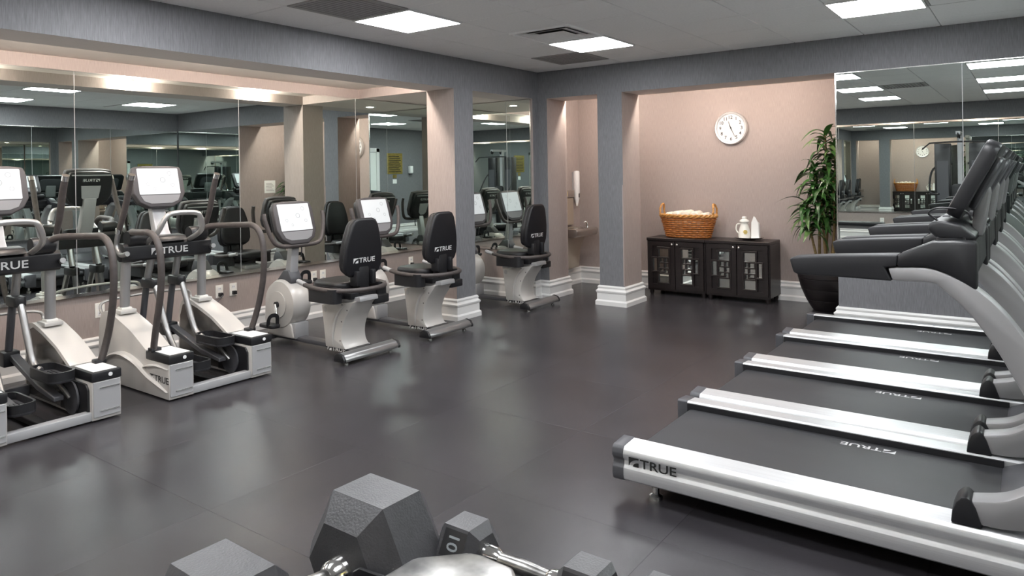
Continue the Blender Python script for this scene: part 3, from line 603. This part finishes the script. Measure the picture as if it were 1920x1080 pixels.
    lh = .042; lw = logo_w(lh); R3 = Mx.to_3x3()
    logo(Mx @ Vector((-lw / 2, -.125, .0490)), R3 @ Vector((1, 0, 0)), R3 @ Vector((0, 1, 0)), lh).obj('backrest_logo', PRINTW, bk, smooth=False)
    # drive drum
    dr = MB().lathe([(.12, -.105), (.205, -.092), (.222, -.06), (.222, .06), (.205, .092), (.12, .105)], 40, (-1.06, 0, .355), 'y').obj('drive_drum', PEARL, t)
    MB().prism([(-1.24, .06), (-1.30, .20), (-1.285, .40), (-1.20, .52), (-1.10, .54), (-1.02, .30), (-.90, .18), (-.87, .06)], 'y', -.085, .085, 0, .02, 3, .3).obj('front_housing', PEARL, t)
    MB().box(-.99, -.86, -.075, .075, .06, .20, 0, .012, 2).obj('drum_leg', SILVER, t)
    for s in (-1, 1):
        MB().lathe([(.118, 0), (.118, .006), (.105, .010), (.03, .012)], 32, (-1.06, s * .104 if s > 0 else -.114, .355), 'y').obj('crank_cover', PEARL, dr)
        MB().lathe([(.028, -.012), (.028, .012)], 20, (-1.06, s * .122, .355), 'y').obj('crank_hub', BLACK, dr)
        ang = 1 if s < 0 else -1
        e = Vector((-1.06 + .035 * ang, s * .135, .355 - .165 * ang))
        cr = MB().prism([(-1.075, .365), (-1.045, .365), (e.x + .014, e.z), (e.x - .014, e.z)], 'y', min(s * .126, s * .145), max(s * .126, s * .145), 0, .004, 1).obj('crank_arm', CHROME, t)
        pd = MB().prism(rrect(.21, .10, .035, 5, e.x - .02, s * .205), 'z', e.z - .02, e.z + .012, 0, .008, 2).obj('pedal', BLACK, t)
        MB().tube([(e.x + .02, s * .155, e.z), (e.x + .03, s * .165, e.z + .075), (e.x + .03, s * .21, e.z + .09), (e.x + .03, s * .245, e.z + .07), (e.x + .02, s * .255, e.z)], .005, 6, k=5, flat=4).obj('pedal_strap', BLACK, pd)
    # column and console
    MB().prism([(-1.16, .50), (-.93, .545), (-.93, .585), (-.97, .66), (-1.04, .66), (-1.13, .57)], 'y', -.06, .06, 0, .012, 2).obj('column_boot', DKGREY, t)
    MB().prism([(-1.045, .60), (-.965, .60), (-.925, .93), (-.985, .93)], 'y', -.042, .042, 0, .010, 2).obj('column', SILVER, t)
    MB().box(-.985, -.90, -.05, .05, .88, .94, 0, .012, 2).obj('console_mount', BLACK, t)
    console(t, -.945, .895, 1.275, .42, math.radians(17))
    MB().tube([(-.95, -.315, 1.18), (-.93, -.31, 1.10), (-.90, -.27, .96), (-.885, -.20, .895), (-.89, 0, .885), (-.885, .20, .895), (-.90, .27, .96), (-.93, .31, 1.10), (-.95, .315, 1.18)], .0195, 12, k=5).obj('front_handlebar', RAILBRN, t)
    MB().tube([(-.90, .03, .90), (-.895, .035, .84), (-.90, .03, .78)], .006, 6, k=4).obj('headphone_cable', BLACK, t)
    return t
B0 = bike()
BL = [('recumbent exercise bike beside the elliptical trainers', 4.05), ('recumbent exercise bike between another bike and the square grey column', 5.03), ('recumbent exercise bike in the corner beyond the square grey column', 6.60)]
for k, (lab, y) in enumerate(BL):
    o = B0 if k == 0 else copy_tree(B0)
    o.location = (-4.43, y, 0); o['label'] = lab

# ================================================================== CABINETS
def cabinet(x0, label):
    W = .735; t = thing('cabinet', label, 'cabinet', (x0, 8.02, 0), group='dark cabinets under the clock'); D = .405
    MB().box(0, W, .02, D, .065, .655, 0, .003, 1).obj('body', WOOD, t, smooth=False)
    MB().box(0, W, -.006, D, .655, .69, 0, .004, 1).obj('top', WOOD, t, smooth=False)
    for x in (.04, W - .04):
        for y in (.05, D - .05): MB().lathe([(.018, 0), (.028, .03), (.024, .066)], 12, (x, y, 0)).obj('foot', WOOD, t)
    MB().box(.01, W - .01, .012, .03, .055, .09).obj('apron', WOOD, t, smooth=False)
    for k in range(2):
        a = .02 + k * .352; b = a + .343; cx = (a + b) / 2; s = 1 if k == 0 else -1
        d = ring_mb((b - a) / 2, .285, .055, -.012, .012); d.xform(Matrix(((1, 0, 0, cx), (0, 0, 1, .006), (0, 1, 0, .365), (0, 0, 0, 1))))
        do = d.obj('door', WOOD, t, smooth=False)
        MB().box(a + .05, b - .05, .012, .018, .13, .60).obj('recessed_panel', WOOD, do, smooth=False)
        cc = cx + s * .03
        MB().box(cc - .065, cc + .065, .008, .0115, .155, .565).obj('mirror_pane', MIRROR, do, smooth=False)
        MB().box(cc - s * .13 - .03, cc - s * .13 + .04, .008, .0115, .29, .45).obj('mirror_pane', MIRROR, do, smooth=False)
        def fret(u0, u1, z0, z1, tt=.02, dep=-.012):
            mb = MB()
            for (p, q, r, w_) in ((u0, u1, z0, z0 + tt), (u0, u1, z1 - tt, z1), (u0, u0 + tt, z0 + tt, z1 - tt), (u1 - tt, u1, z0 + tt, z1 - tt)):
                mb.box(p, q, dep, .008, r, w_, 0, .002, 1)
            mb.obj('fretwork', WOOD, do, smooth=False)
        fret(cc - .085, cc + .085, .135, .585, .022)
        lo, hi = sorted((cc - s * .155, cc + s * .02)); fret(lo, hi, .275, .465, .018, -.016)
        fret(cc - .06, cc + .07, .385, .465, .016, -.018)
        fret(cc - .06, cc + .07, .255, .335, .016, -.018)
        kx = b - .028 if k == 0 else a + .028
        MB().lathe([(.004, 0), (.004, -.010), (.012, -.014), (.013, -.022), (.007, -.028), (.001, -.029)], 16, (kx, -.006, .618), 'y', cap=False).obj('knob', KNOB, do)
    return t
cabinet(-3.815, 'dark wooden cabinet with fretwork doors under the wicker basket')
cabinet(-3.078, 'dark wooden cabinet with fretwork doors under the white tea tray')
# ------------------------------------------------------------------ basket with towels
bx, byy, bz = -3.36, 8.22, .6945
t = thing('wicker_basket', 'orange oval wicker basket with two loop handles on the cabinet', 'basket', (bx, byy, bz))
def oval(a, b, n): return [(a * math.cos(2 * math.pi * i / n), b * math.sin(2 * math.pi * i / n)) for i in range(n)]
for r in range(10):
    f = r / 9; a = .272 + .068 * f; b = .135 + .035 * f; z = .014 + f * .228; n = 108
    pts = [((a + .006 * math.sin(18 * th + r * math.pi)) * math.cos(th), (b + .006 * math.sin(18 * th + r * math.pi)) * math.sin(th), z + .0015 * math.sin(18 * th)) for th in [2 * math.pi * i / n for i in range(n)]]
    MB().tube(pts, .0105, 8, closed=True).obj('weave_row', WICKER, t)
for i in range(36):
    th = 2 * math.pi * i / 36
    MB().tube([((.268) * math.cos(th), .131 * math.sin(th), .0), (.336 * math.cos(th), .166 * math.sin(th), .25)], .005, 5).obj('stake', WICKER, t)
for q in range(2):
    n = 96; pts = [((.345 + .010 * math.cos(16 * th + q * math.pi)) * math.cos(th), (.172 + .010 * math.cos(16 * th + q * math.pi)) * math.sin(th), .262 + .012 * math.sin(16 * th + q * math.pi)) for th in [2 * math.pi * i / n for i in range(n)]]
    MB().tube(pts, .012, 6, closed=True).obj('braided_rim', WICKERL, t)
MB().prism(oval(.27, .133, 32), 'z', 0, .012).obj('base', WICKER, t)
for s in (-1, 1):
    P = [(s * .325, -.060, .25), (s * .335, -.058, .33), (s * .325, -.035, .385), (s * .318, 0, .40), (s * .325, .035, .385), (s * .335, .058, .33), (s * .325, .060, .25)]
    h = MB().tube(P, .011, 8, k=6).obj('handle', WICKERL, t)
    C_ = crom(P, 10); tw = []
    for i, p in enumerate(C_): tw.append((p.x + .009 * math.cos(i * .8), p.y + .009 * math.sin(i * .8), p.z))
    MB().tube(tw, .006, 6).obj('handle_wrap', WICKERL, h)
for i, (x, y, L_, rz, zz) in enumerate(((-.225, 0, .085, .2, .255), (-.113, .0, .115, -.25, .272), (0.0, 0, .125, .1, .282), (.113, .0, .115, .3, .274), (.225, 0, .085, -.2, .255))):
    n = 48; pr = []
    sp = [(((.008 + .046 * k / n) * math.cos(k * .42)), ((.008 + .046 * k / n) * math.sin(k * .42))) for k in range(n)]
    o_ = MB().prism([(px * 1.1, pz) for px, pz in oval(.046, .046, 20)], 'y', -L_, L_, 0, .018, 3)
    ob = o_.obj('rolled_towel', TOWEL); ob.location = (bx + x, byy + y * .5, bz + zz); ob.rotation_euler = (0, 0, rz * .25); ob.scale = (1, .95, 1)
    tag(ob, ['cream rolled towel against a handle of the wicker basket', 'cream rolled towel beside the middle roll in the basket', 'cream rolled towel in the middle of the wicker basket'][min(i, 4 - i)], 'towel', 'towels in the wicker basket')
MB_ = MB().prism(oval(.25, .115, 24), 'z', 0, .185)
tb = MB_.obj('folded_towel', TOWEL); tb.location = (bx, byy, bz + .013); tag(tb, 'cream folded towels filling the bottom of the wicker basket', 'towel')
# ------------------------------------------------------------------ tray with jug and napkins
jx, jy = -2.63, 8.22
tr = MB().lathe([(.0, .022), (.13, .022), (.158, .032), (.166, .034), (.160, .028), (.135, .016), (.08, .014), (.075, 0), (.0, 0)], 40, cap=False).obj('serving_tray', CHROME); tr.location = (jx, jy, .69)
tag(tr, 'round silver serving tray on the cabinet', 'tray')
t = thing('ceramic_jug', 'white ceramic jug with lid and yellow flower on the tray', 'jug', (jx - .045, jy - .02, .7125))
MB().lathe([(.0, 0), (.062, 0), (.070, .02), (.068, .06), (.056, .11), (.044, .15), (.043, .175), (.048, .185)], 28, cap=False).obj('body', CERAM, t)
MB().lathe([(.052, .183), (.056, .190), (.05, .205), (.032, .215), (.026, .222), (.03, .235), (.022, .246), (.0, .248)], 24, cap=False).obj('lid', CERAM, t)
MB().tube([(-.045, -.01, .165), (-.085, -.01, .15), (-.09, -.01, .09), (-.062, -.01, .05)], .008, 8, k=5).obj('handle', CERAM, t)
fl = MB()
for i in range(6):
    a = 2 * math.pi * i / 6; fl.lathe([(.012, 0), (.011, .004), (.0, .005)], 10, (0.02 + .014 * math.cos(a), -.0, .075 + .014 * math.sin(a)), 'y', cap=False)
fl.xform(Matrix.Translation((0.012, -.070, 0))).obj('flower_print', YELLOW, t)
t = thing('paper_napkins', 'white folded paper napkins standing beside the jug', 'napkins', (jx + .078, jy - .01, .7125))
for q in range(4):
    MB().prism([(-.045, 0), (.045, 0), (.042, .17), (.01, .235 - .012 * q), (-.012, .255 - .015 * q), (-.04, .18)], 'y', -.024 + q * .013, -.014 + q * .013, 0, .002, 1).obj('napkin', PAPER, t, smooth=False)
# ------------------------------------------------------------------ clock
t = thing('wall_clock', 'round white wall clock with silver rim above the cabinets', 'clock', (-2.890, YW, 1.996))
MB().lathe([(.150, 0), (.196, -.004), (.198, -.03), (.188, -.048), (.172, -.046), (.166, -.030)], 56, axis='y', cap=False).obj('rim', CLOCKR, t)
MB().lathe([(.168, -.004), (.168, -.028)], 56, axis='y').obj('face', CLOCKF, t)
for h_ in range(1, 13):
    a = math.radians(90 - 30 * h_); mb = MB(); text(mb, str(h_), (.128 * math.cos(a), -.0290, .128 * math.sin(a)), (1, 0, 0), (0, 0, 1), .040, 1.0, center=True); mb.obj('numeral', PRINTK, t, smooth=False)
def hand(name, deg, L_, wd, y):
    a = math.radians(90 - deg); u = Vector((math.cos(a), 0, math.sin(a))); v = Vector((-u.z, 0, u.x)); o_ = Vector((0, y, 0)); mb = MB()
    pts = [o_ - u * .03 - v * wd, o_ + u * L_ - v * wd * .4, o_ + u * L_ + v * wd * .4, o_ - u * .03 + v * wd]
    mb.raw(pts + [p + Vector((0, .002, 0)) for p in pts], [(0, 1, 2, 3), (7, 6, 5, 4), (0, 4, 5, 1), (1, 5, 6, 2), (2, 6, 7, 3), (3, 7, 4, 0)]); mb.obj(name, PRINTK, t, smooth=False)
hand('hour_hand', 340, .085, .005, -.033); hand('minute_hand', 155, .12, .0035, -.036)
MB().lathe([(.008, -.029), (.008, -.039)], 16, axis='y').obj('hub', PRINTK, t)
# ------------------------------------------------------------------ plant
px_, py_ = -1.765, 8.05
t = thing('potted_plant', 'tall leafy cane plant in a dark ribbed pot beside the mirror', 'plant', (px_, py_, 0))
pr = [(.12, 0), (.135, .004)]
for k in range(4):
    z0 = .01 + k * .115; f = lambda z: .135 + .16 * (1 - (1 - z / .47) ** 2)
    pr += [(f(z0), z0), (f(z0 + .105), z0 + .105), (f(z0 + .11) - .007, z0 + .110)]
pr += [(.298, .475), (.270, .475), (.262, .43)]
MB().lathe(pr, 40, cap=True).obj('pot', POT, t, 50)
MB().lathe([(.0, .432), (.265, .430)], 30, cap=False).obj('soil', SOIL, t)
def leaf_mesh(L_, W_, droop, m):
    n = 7; vs = []; fs = []
    for i in range(n):
        f = i / (n - 1); wv = W_ * math.sin(math.pi * min(1, .08 + .92 * f) ** .75) if f < 1 else 0.001
        x = L_ * f * (1 - .25 * droop * f); z = L_ * (.45 * f - droop * f * f)
        vs += [(x, -wv, z + .18 * wv), (x, 0, z - .12 * wv), (x, wv, z + .18 * wv)]
    for i in range(n - 1):
        for k in range(2): fs.append((i * 3 + k, i * 3 + k + 1, i * 3 + k + 4, i * 3 + k + 3))
    return MB().raw(vs, fs).mesh('leaf', LEAF[m], 80)
LM = [leaf_mesh(L_, W_, d, m) for (L_, W_, d, m) in ((.30, .029, .75, 0), (.26, .032, .6, 1), (.34, .030, .95, 0), (.24, .028, .45, 1), (.30, .033, .85, 2), (.28, .030, 1.05, 1))]
canes = [((-.06, -.03), (-.17, -.06), 1.12), ((.03, .05), (.08, .06), 1.74), ((-.02, .04), (.0, .03), 1.88), ((.07, -.05), (.10, -.10), 1.40), ((-.08, .03), (-.11, .02), 1.52), ((.02, -.07), (-.02, -.12), 1.30)]
for ci, (a, b, top) in enumerate(canes):
    base = Vector((a[0], a[1], .425)); tip = Vector((b[0], b[1], top)); mid = base.lerp(tip, .5) + Vector((random.uniform(-.03, .03), random.uniform(-.03, .03), 0))
    P = crom([base, mid, tip], 8); MB().tube(P, [.017, .012, .008], 8).obj('cane', CANE, t)
    nl = 56 if top > 1.5 else 40
    for k in range(nl):
        f = .48 + .52 * (k / (nl - 1)) if top > 1.35 else .52 + .48 * (k / (nl - 1))
        q = f * (len(P) - 1); i = min(int(q), len(P) - 2); p = P[i].lerp(P[i + 1], q - i)
        o = link('leaf', random.choice(LM), t); az = k * 2.4 + random.uniform(-.4, .4)
        sc_ = random.uniform(.8, 1.15)
        # keep foliage inside the recess: shorten towards the walls
        dx, dy = math.cos(az), math.sin(az)
        reach = .33 * sc_
        lim = 1.0
        if dx > 0: lim = min(lim, (.285 - p.x) / (dx * .31 * sc_ + 1e-6))
        if dy > 0: lim = min(lim, (.385 - p.y) / (dy * .31 * sc_ + 1e-6))
        if lim < .45: az += math.pi; lim = 1.0
        o.location = p; o.rotation_euler = (random.uniform(-.25, .25), random.uniform(-.35, .25) - .5 * (f > .97), az); o.scale = [sc_ * min(1, lim)] * 3
# ------------------------------------------------------------------ drinking fountain, cup dispenser
t = thing('drinking_fountain', 'wall mounted steel drinking fountain beside the column', 'drinking fountain', (-4.996, 8.02, 0))
MB().box(0, .03, -.26, .20, .80, 1.16, 0, .004, 1).obj('back_panel', FPANEL, t, smooth=False)
MB().box(.0, .045, -.26, .20, 1.165, 1.265, 0, .004, 1).obj('upper_box', FOUNT, t, smooth=False)
MB().box(.045, .05, -.12, .02, 1.185, 1.245).obj('notice_strip', YELLOW, t, smooth=False)
MB().prism([(.0, .665), (.0, .775), (.33, .775), (.355, .765), (.36, .745), (.35, .69), (.30, .665)], 'y', -.27, .27, 0, .010, 2).obj('basin_body', FOUNT, t)
bs = MB().lathe([(.0, -.012), (.08, -.010), (.115, .0), (.14, .006), (.15, .004), (.15, -.002)], 32, (.185, 0, .778), cap=False).obj('bowl_rim', CHROME, t)
sp = MB().tube([(.27, .14, .775), (.27, .14, .825), (.255, .13, .85), (.235, .115, .838)], [.016, .014, .011, .009], 12, k=5); sp.lathe([(.022, 0), (.02, .012)], 16, (.27, .14, .775)); sp.obj('spout', CHROME, t)
MB().lathe([(.016, 0), (.016, .012), (.012, .016)], 16, (.27, -.12, .775)).obj('push_button', CHROME, t)
MB().prism([(.0, .24), (.0, .66), (.20, .66), (.13, .50), (.10, .24)], 'y', -.24, .20, 0, .006, 2).obj('lower_cover', FPANEL, t)
t = thing('cup_dispenser', 'white tube paper cup dispenser on the wall above the fountain', 'cup dispenser', (-4.955, 8.29, 1.0))
MB().lathe([(.012, .05), (.034, .135), (.036, .14), (.036, .20), (.042, .23), (.042, .50), (.038, .515), (.0, .52)], 20, (0, 0, 0), cap=False).obj('tube', WHITE, t)
MB().box(-.055, -.034, -.03, .03, .18, .50, 0, .003, 1).obj('wall_bracket', SILVER, t, smooth=False)
MB().box(.030, .038, -.012, .012, .16, .24).obj('sight_slot', DKGREY, t, smooth=False)
MB().lathe([(.011, .045), (.028, .13)], 16, cap=True).obj('paper_cup', PAPER, t)
# ------------------------------------------------------------------ outlets
def outlet(label, axis, pos, along, z, sgn, plug=False):
    t = thing('wall_outlet', label, 'outlet', (pos, along, z) if axis == 'x' else (along, pos, z))
    def bx(n, a, b, t0, t1, z0, z1, m, bev=0):
        lo, hi = sorted((t0 * sgn, t1 * sgn)); mb = MB()
        (mb.box(lo, hi, a, b, z0, z1, 0, bev, 1) if axis == 'x' else mb.box(a, b, lo, hi, z0, z1, 0, bev, 1)); mb.obj(n, m, t, smooth=False)
    bx('plate', -.038, .038, 0, .006, -.06, .06, PLATE, .002)
    for zz in (-.026, .026):
        bx('socket', -.017, .017, .006, .009, zz - .016, zz + .016, WHITE)
        for a in (-.008, .005): bx('slot', a, a + .003, .009, .0094, zz - .006, zz + .008, PRINTK)
    if plug: bx('plug', -.018, .018, .009, .045, -.045, -.01, BLACK, .004)
OL = [('white wall outlet with a plug, behind the elliptical by the bikes', 3.81, 1), ('white wall outlet beside a plugged outlet, behind the elliptical by the bikes', 3.954, 1), ('white wall outlet with black plug behind the first bike', 4.904, 1), ('plain white wall outlet behind the first bike', 5.024, 0), ('white wall outlet next to the column behind the second bike', 6.376, 1), ('white wall outlet between the two ellipticals', 2.743, 0)]
for lab, y, p in OL: outlet(lab, 'x', XW, y, .432, 1, p)
outlet('white wall outlet on the rear wall under the mirror', 'y', YBW, -2.5, .40, 1)
# power cords
def cord(label, pts): tag(MB().tube(pts, .006, 6, k=8).obj('power_cord', DKGREY), label, 'cord')
cord('grey power cord from the wall outlet down to the elliptical', [(XW + .04, 3.83, .405), (XW + .07, 3.70, .30), (XW + .10, 3.50, .06), (-6.0, 3.3, .008), (-5.75, 3.1, .008)])
cord('grey power cord from the wall outlet down to the first bike', [(XW + .04, 4.92, .41), (XW + .07, 4.75, .25), (XW + .12, 4.5, .03), (-6.0, 4.2, .008), (-5.75, 4.08, .008)])
# notice on recess side
t = thing('wall_notice', 'white paper notice on the recess side wall near the plant', 'notice', (-1.46, 7.70, 1.22))
MB().box(-.004, 0, -.11, .11, 0, .22).obj('sheet', PAPER, t, smooth=False)
for q in range(6): MB().box(-.0045, -.004, -.08, .08 - .02 * (q % 3), .04 + q * .026, .046 + q * .026).obj('text_line', PRINTK, t, smooth=False)

# ================================================================== DUMBBELLS IN FRONT
def hexpts(s): return [(s * math.cos(math.radians(60 * i)), s * math.sin(math.radians(60 * i))) for i in range(6)]
def dumbbell(name, label, loc, rz, R, Lh, gap, num, hr=.017, roll=0):
    """hex dumbbell along local y; R = hexagon side, Lh = head length, gap = handle length; flat face down"""
    t = thing(name, label, 'dumbbell', loc, rz, group='hex dumbbells on the rack'); zc = R * math.sin(math.radians(60))
    for s in (-1, 1):
        y0 = s * gap / 2; y1 = s * (gap / 2 + Lh); ch = min(R * .2, Lh * .2); ci = min(R * .3, Lh * .3); mb = MB()
        secs = [(y0, R * .66), (y0 + s * ci, R), (y1 - s * ch, R), (y1, R * .78)]
        vs = []; 
        for (yy, rr) in secs: vs += [(p[0], yy, zc + p[1]) for p in hexpts(rr)]
        fs = [tuple(range(6)), tuple(18 + i for i in range(6))] + [(k * 6 + i, k * 6 + (i + 1) % 6, (k + 1) * 6 + (i + 1) % 6, (k + 1) * 6 + i) for k in range(3) for i in range(6)]
        mb.raw(vs, fs); hd = mb.obj('head', RUBBER, t, smooth=False)
        # number panel on the upper side facets
        for q in ((0, 2) if num else ()):
            a = math.radians(30 + 60 * q); nrm = Vector((math.cos(a), 0, math.sin(a))); tan = Vector((-nrm.z, 0, nrm.x)); ap = R * math.cos(math.radians(30))
            c = Vector((0, (y0 + y1) / 2, zc)) + nrm * (ap + .0006); hw = (Lh - 2 * ch) / 2 * .80; hh = R * .40
            pm = MB(); pm.raw([c + tan * u_ * hh + Vector((0, 1, 0)) * v_ * hw for u_, v_ in ((-1, -1), (1, -1), (1, 1), (-1, 1))], [(0, 1, 2, 3)]); pm.obj('number_panel', BLACK, hd, smooth=False)
            dn = tan if q == 2 else -tan; ru = dn; tv = ru.cross(nrm) * -1
            tm = MB(); text(tm, num, c + nrm * .0006, ru, tv, hw * 1.0, .9, center=True); tm.obj('number', PRINTG, hd, smooth=False)
        fe = MB().lathe([(hr * 1.15, 0), (hr * 1.5, s * .004), (hr * 1.35, -s * .022), (hr, -s * .030)], 18, (0, y0, zc), 'y').obj('collar', CHROME, t)
    P = [(0, -gap / 2, zc), (0, -gap * .3, zc), (0, 0, zc), (0, gap * .3, zc), (0, gap / 2, zc)]
    MB().tube(P, [hr * .85, hr * .95, hr * 1.15, hr * .95, hr * .85], 18, k=4).obj('handle', STEEL, t)
    return t
# big dumbbell: axis along y
R1 = .127
dumbbell('hex_dumbbell', 'large black hex dumbbell with thick chrome handle on the rack', (-.945, .727, .945 - 2 * R1 * math.sin(math.radians(60))), -.02, R1, .150, .130, '', .020)
R2 = .053
dumbbell('hex_dumbbell', 'small black hex dumbbell marked 10 beside the steel rack cap', (-.678, .948, .90 - 2 * R2 * math.sin(math.radians(60))), math.radians(-90), R2, .080, .155, '10', .0125)
dumbbell('hex_dumbbell', 'small black hex dumbbell at the end of the rack nearest the treadmills', (-.32, .962, .90 - 2 * R2 * math.sin(math.radians(60))), math.radians(-90), R2, .080, .155, '10', .0125)
t = thing('dumbbell_rack', 'black dumbbell rack with a polished steel cap plate', 'rack', (-.66, .72, 0))
for x in (-.44, .44):
    MB().box(x - .03, x + .03, -.03, .03, .04, .70, 0, .005, 1).obj('upright', BLACK, t, smooth=False)
    MB().box(x - .03, x + .03, -.22, .22, 0, .04, 0, .005, 1).obj('foot', BLACK, t, smooth=False)
MB().box(-.47, .47, -.10, -.06, .64, .70, 0, .005, 1).obj('rail', BLACK, t, smooth=False)
MB().box(-.47, .47, .06, .10, .64, .70, 0, .005, 1).obj('rail', BLACK, t, smooth=False)
for x in (-.44, .44): MB().box(x - .035, x + .035, -.11, .11, .69, .715, 0, .004, 1).obj('tie_plate', BLACK, t, smooth=False)
for y in (-.13, .15):   # saddles under the big dumbbell's heads
    MB().box(-.40, -.17, y - .035, y + .035, .70, .724, 0, .004, 1).obj('saddle', BLACK, t, smooth=False)
MB().box(-.37, -.30, -.15, .20, .695, .716, 0, .003, 1).obj('saddle_arm', BLACK, t, smooth=False)
for x in (-.135, .105, .23, .47):
    MB().prism([(.06, .66), (.06, .70), (.19, .806), (.275, .806), (.275, .785), (.19, .78)], 'x', x - .025, x + .025, 0, .003, 1).obj('cradle', BLACK, t, smooth=False)
MB().prism([(-.235, .70), (-.235, .862), (-.22, .872), (-.165, .876), (-.16, .70)], 'y', .055, .061, 0, .002, 1).obj('saddle_wall', BLACK, t, smooth=False)
oc = [(-.137, .02), (-.134, .094), (-.072, .155), (-.05, .160), (.013, .158), (.075, .10), (.08, .02), (.04, -.05), (-.09, -.05)]
MB().prism(oc, 'z', .872, .900, 0, .008, 2).obj('steel_cap', STEEL, t)
MB().lathe([(.06, .69), (.05, .72), (.045, .872)], 20, (-.03, .05, 0)).obj('cap_post', BLACK, t)

# ================================================================== REAR OF THE ROOM (seen in the mirrors)
t = thing('weight_bench', 'flat padded weight bench by the rear wall, seen in the mirror', 'bench', (-2.75, -.95, 0), 0.1)
MB().prism(rrect(.95, .27, .06, 4), 'z', .38, .45, 0, .018, 3).obj('pad', VINYL, t)
MB().box(-.40, .40, -.03, .03, .31, .38, 0, .005, 1).obj('spine', SILVER, t, smooth=False)
for x in (-.36, .36):
    MB().box(x - .03, x + .03, -.03, .03, .04, .31, 0, .004, 1).obj('leg', SILVER, t, smooth=False); MB().box(x - .03, x + .03, -.22, .22, 0, .05, 0, .006, 1).obj('foot', SILVER, t, smooth=False)
t = thing('multi_gym', 'tall cable multi gym with lat bar near the rear wall, seen in mirrors', 'multi gym', (-1.05, -1.15, 0))
MB().box(-.55, .55, -.06, .06, 0, .07, 0, .006, 1).obj('base_beam', SILVER, t, smooth=False)
MB().box(-.06, .06, -.20, .60, 0, .07, 0, .006, 1).obj('base_beam', SILVER, t, smooth=False)
for s in (-1, 1):
    MB().box(s * .27 - .13, s * .27 + .13, -.10, .10, .07, 1.92, 0, .02, 2).obj('weight_shroud', BLACK, t)
    MB().box(s * .27 - .09, s * .27 + .09, .10, .108, .25, 1.6).obj('shroud_window', DKGREY, t, smooth=False)
MB().box(-.04, .04, -.05, .05, .07, 2.12, 0, .006, 1).obj('mast', SILVER, t, smooth=False)
MB().box(-.035, .035, -.15, .45, 2.06, 2.12, 0, .006, 1).obj('top_boom', SILVER, t, smooth=False)
for y in (.05, .42): MB().lathe([(.045, -.012), (.055, -.006), (.055, .006), (.045, .012)], 20, (0, y, 2.05), 'x').obj('pulley', BLACK, t)
MB().tube([(0, .42, 2.05), (0, .42, 1.94)], .004, 6).obj('cable', BLACK, t)
MB().tube([(-.56, .42, 1.81), (-.44, .42, 1.92), (-.20, .42, 1.93), (.20, .42, 1.93), (.44, .42, 1.92), (.56, .42, 1.81)], .014, 10).obj('lat_bar', BLACK, t)
MB().prism(rrect(.30, .36, .06, 4, 0, .38), 'z', .46, .53, 0, .015, 2).obj('seat', VINYL, t)
MB().box(-.035, .035, .34, .42, .07, .46, 0, .004, 1).obj('seat_post', SILVER, t, smooth=False)
MB().prism(rrect(.26, .55, .06, 4, 0, .90), 'y', .12, .19, 0, .015, 2).obj('back_pad', VINYL, t)
for s in (-1, 1): MB().tube([(s * .12, .05, 1.55), (s * .42, .10, 1.45), (s * .45, .38, 1.05), (s * .30, .50, 1.0)], .018, 10, k=5).obj('press_arm', BLACK, t)
# door, plaque, dispenser on the entrance wall
d = struct(thing('door_1', 'white panelled door on the entrance wall', 'door', (XE, 1.74, 0)), 'white panelled door on the entrance wall', 'door')
MB().box(-.03, 0, -.40, .40, .005, 2.08, 0, .003, 1).obj('door_leaf', DOORW, d, smooth=False)
for (z0, z1) in ((.2, .95), (1.1, 1.95)):
    for s in (-1, 1): MB().box(-.036, -.03, s * .19 - .13, s * .19 + .13, z0, z1, 0, .004, 1).obj('door_panel', DOORW, d, smooth=False)
for s in (-1, 1): MB().box(-.045, 0, s * .45 - .05, s * .45 + .05, .0, 2.18).obj('door_frame', TRIM, d, smooth=False)
MB().box(-.045, 0, -.5, .5, 2.09, 2.19).obj('door_frame', TRIM, d, smooth=False)
MB().tube([(-.03, -.34, 1.0), (-.08, -.34, 1.0), (-.085, -.24, 1.0)], .010, 8).obj('door_handle', CHROME, d)
t = thing('bronze_plaque', 'square bronze plaque with engraved lines on the entrance wall', 'plaque', (XE, .67, 1.53))
MB().box(-.015, 0, -.28, .28, 0, .54, 0, .004, 1).obj('plate', BRONZE, t, smooth=False)
for q in range(9): MB().box(-.0165, -.015, -.22 + .03 * (q % 3), .22 - .02 * (q % 2), .05 + q * .05, .068 + q * .05).obj('engraved_line', WOOD, t, smooth=False)
for n_, (z, h) in enumerate(((1.42, .09), (1.28, .11))):
    tag(origin_xy(MB().box(XE - .004, XE, .60, .74, z, z + h).obj('wall_card', BRONZE if n_ == 0 else PAPER, smooth=False)), ['small yellow card below the bronze plaque', 'small white card below the bronze plaque'][n_], 'sign')
t = thing('soap_dispenser', 'white hand sanitiser dispenser on the entrance wall', 'dispenser', (XE, .12, 1.50))
MB().box(-.10, 0, -.055, .055, .04, .24, 0, .02, 3).obj('body', WHITE, t); MB().box(-.08, -.01, -.04, .04, 0, .045, 0, .008, 2).obj('push_bar', DKGREY, t)
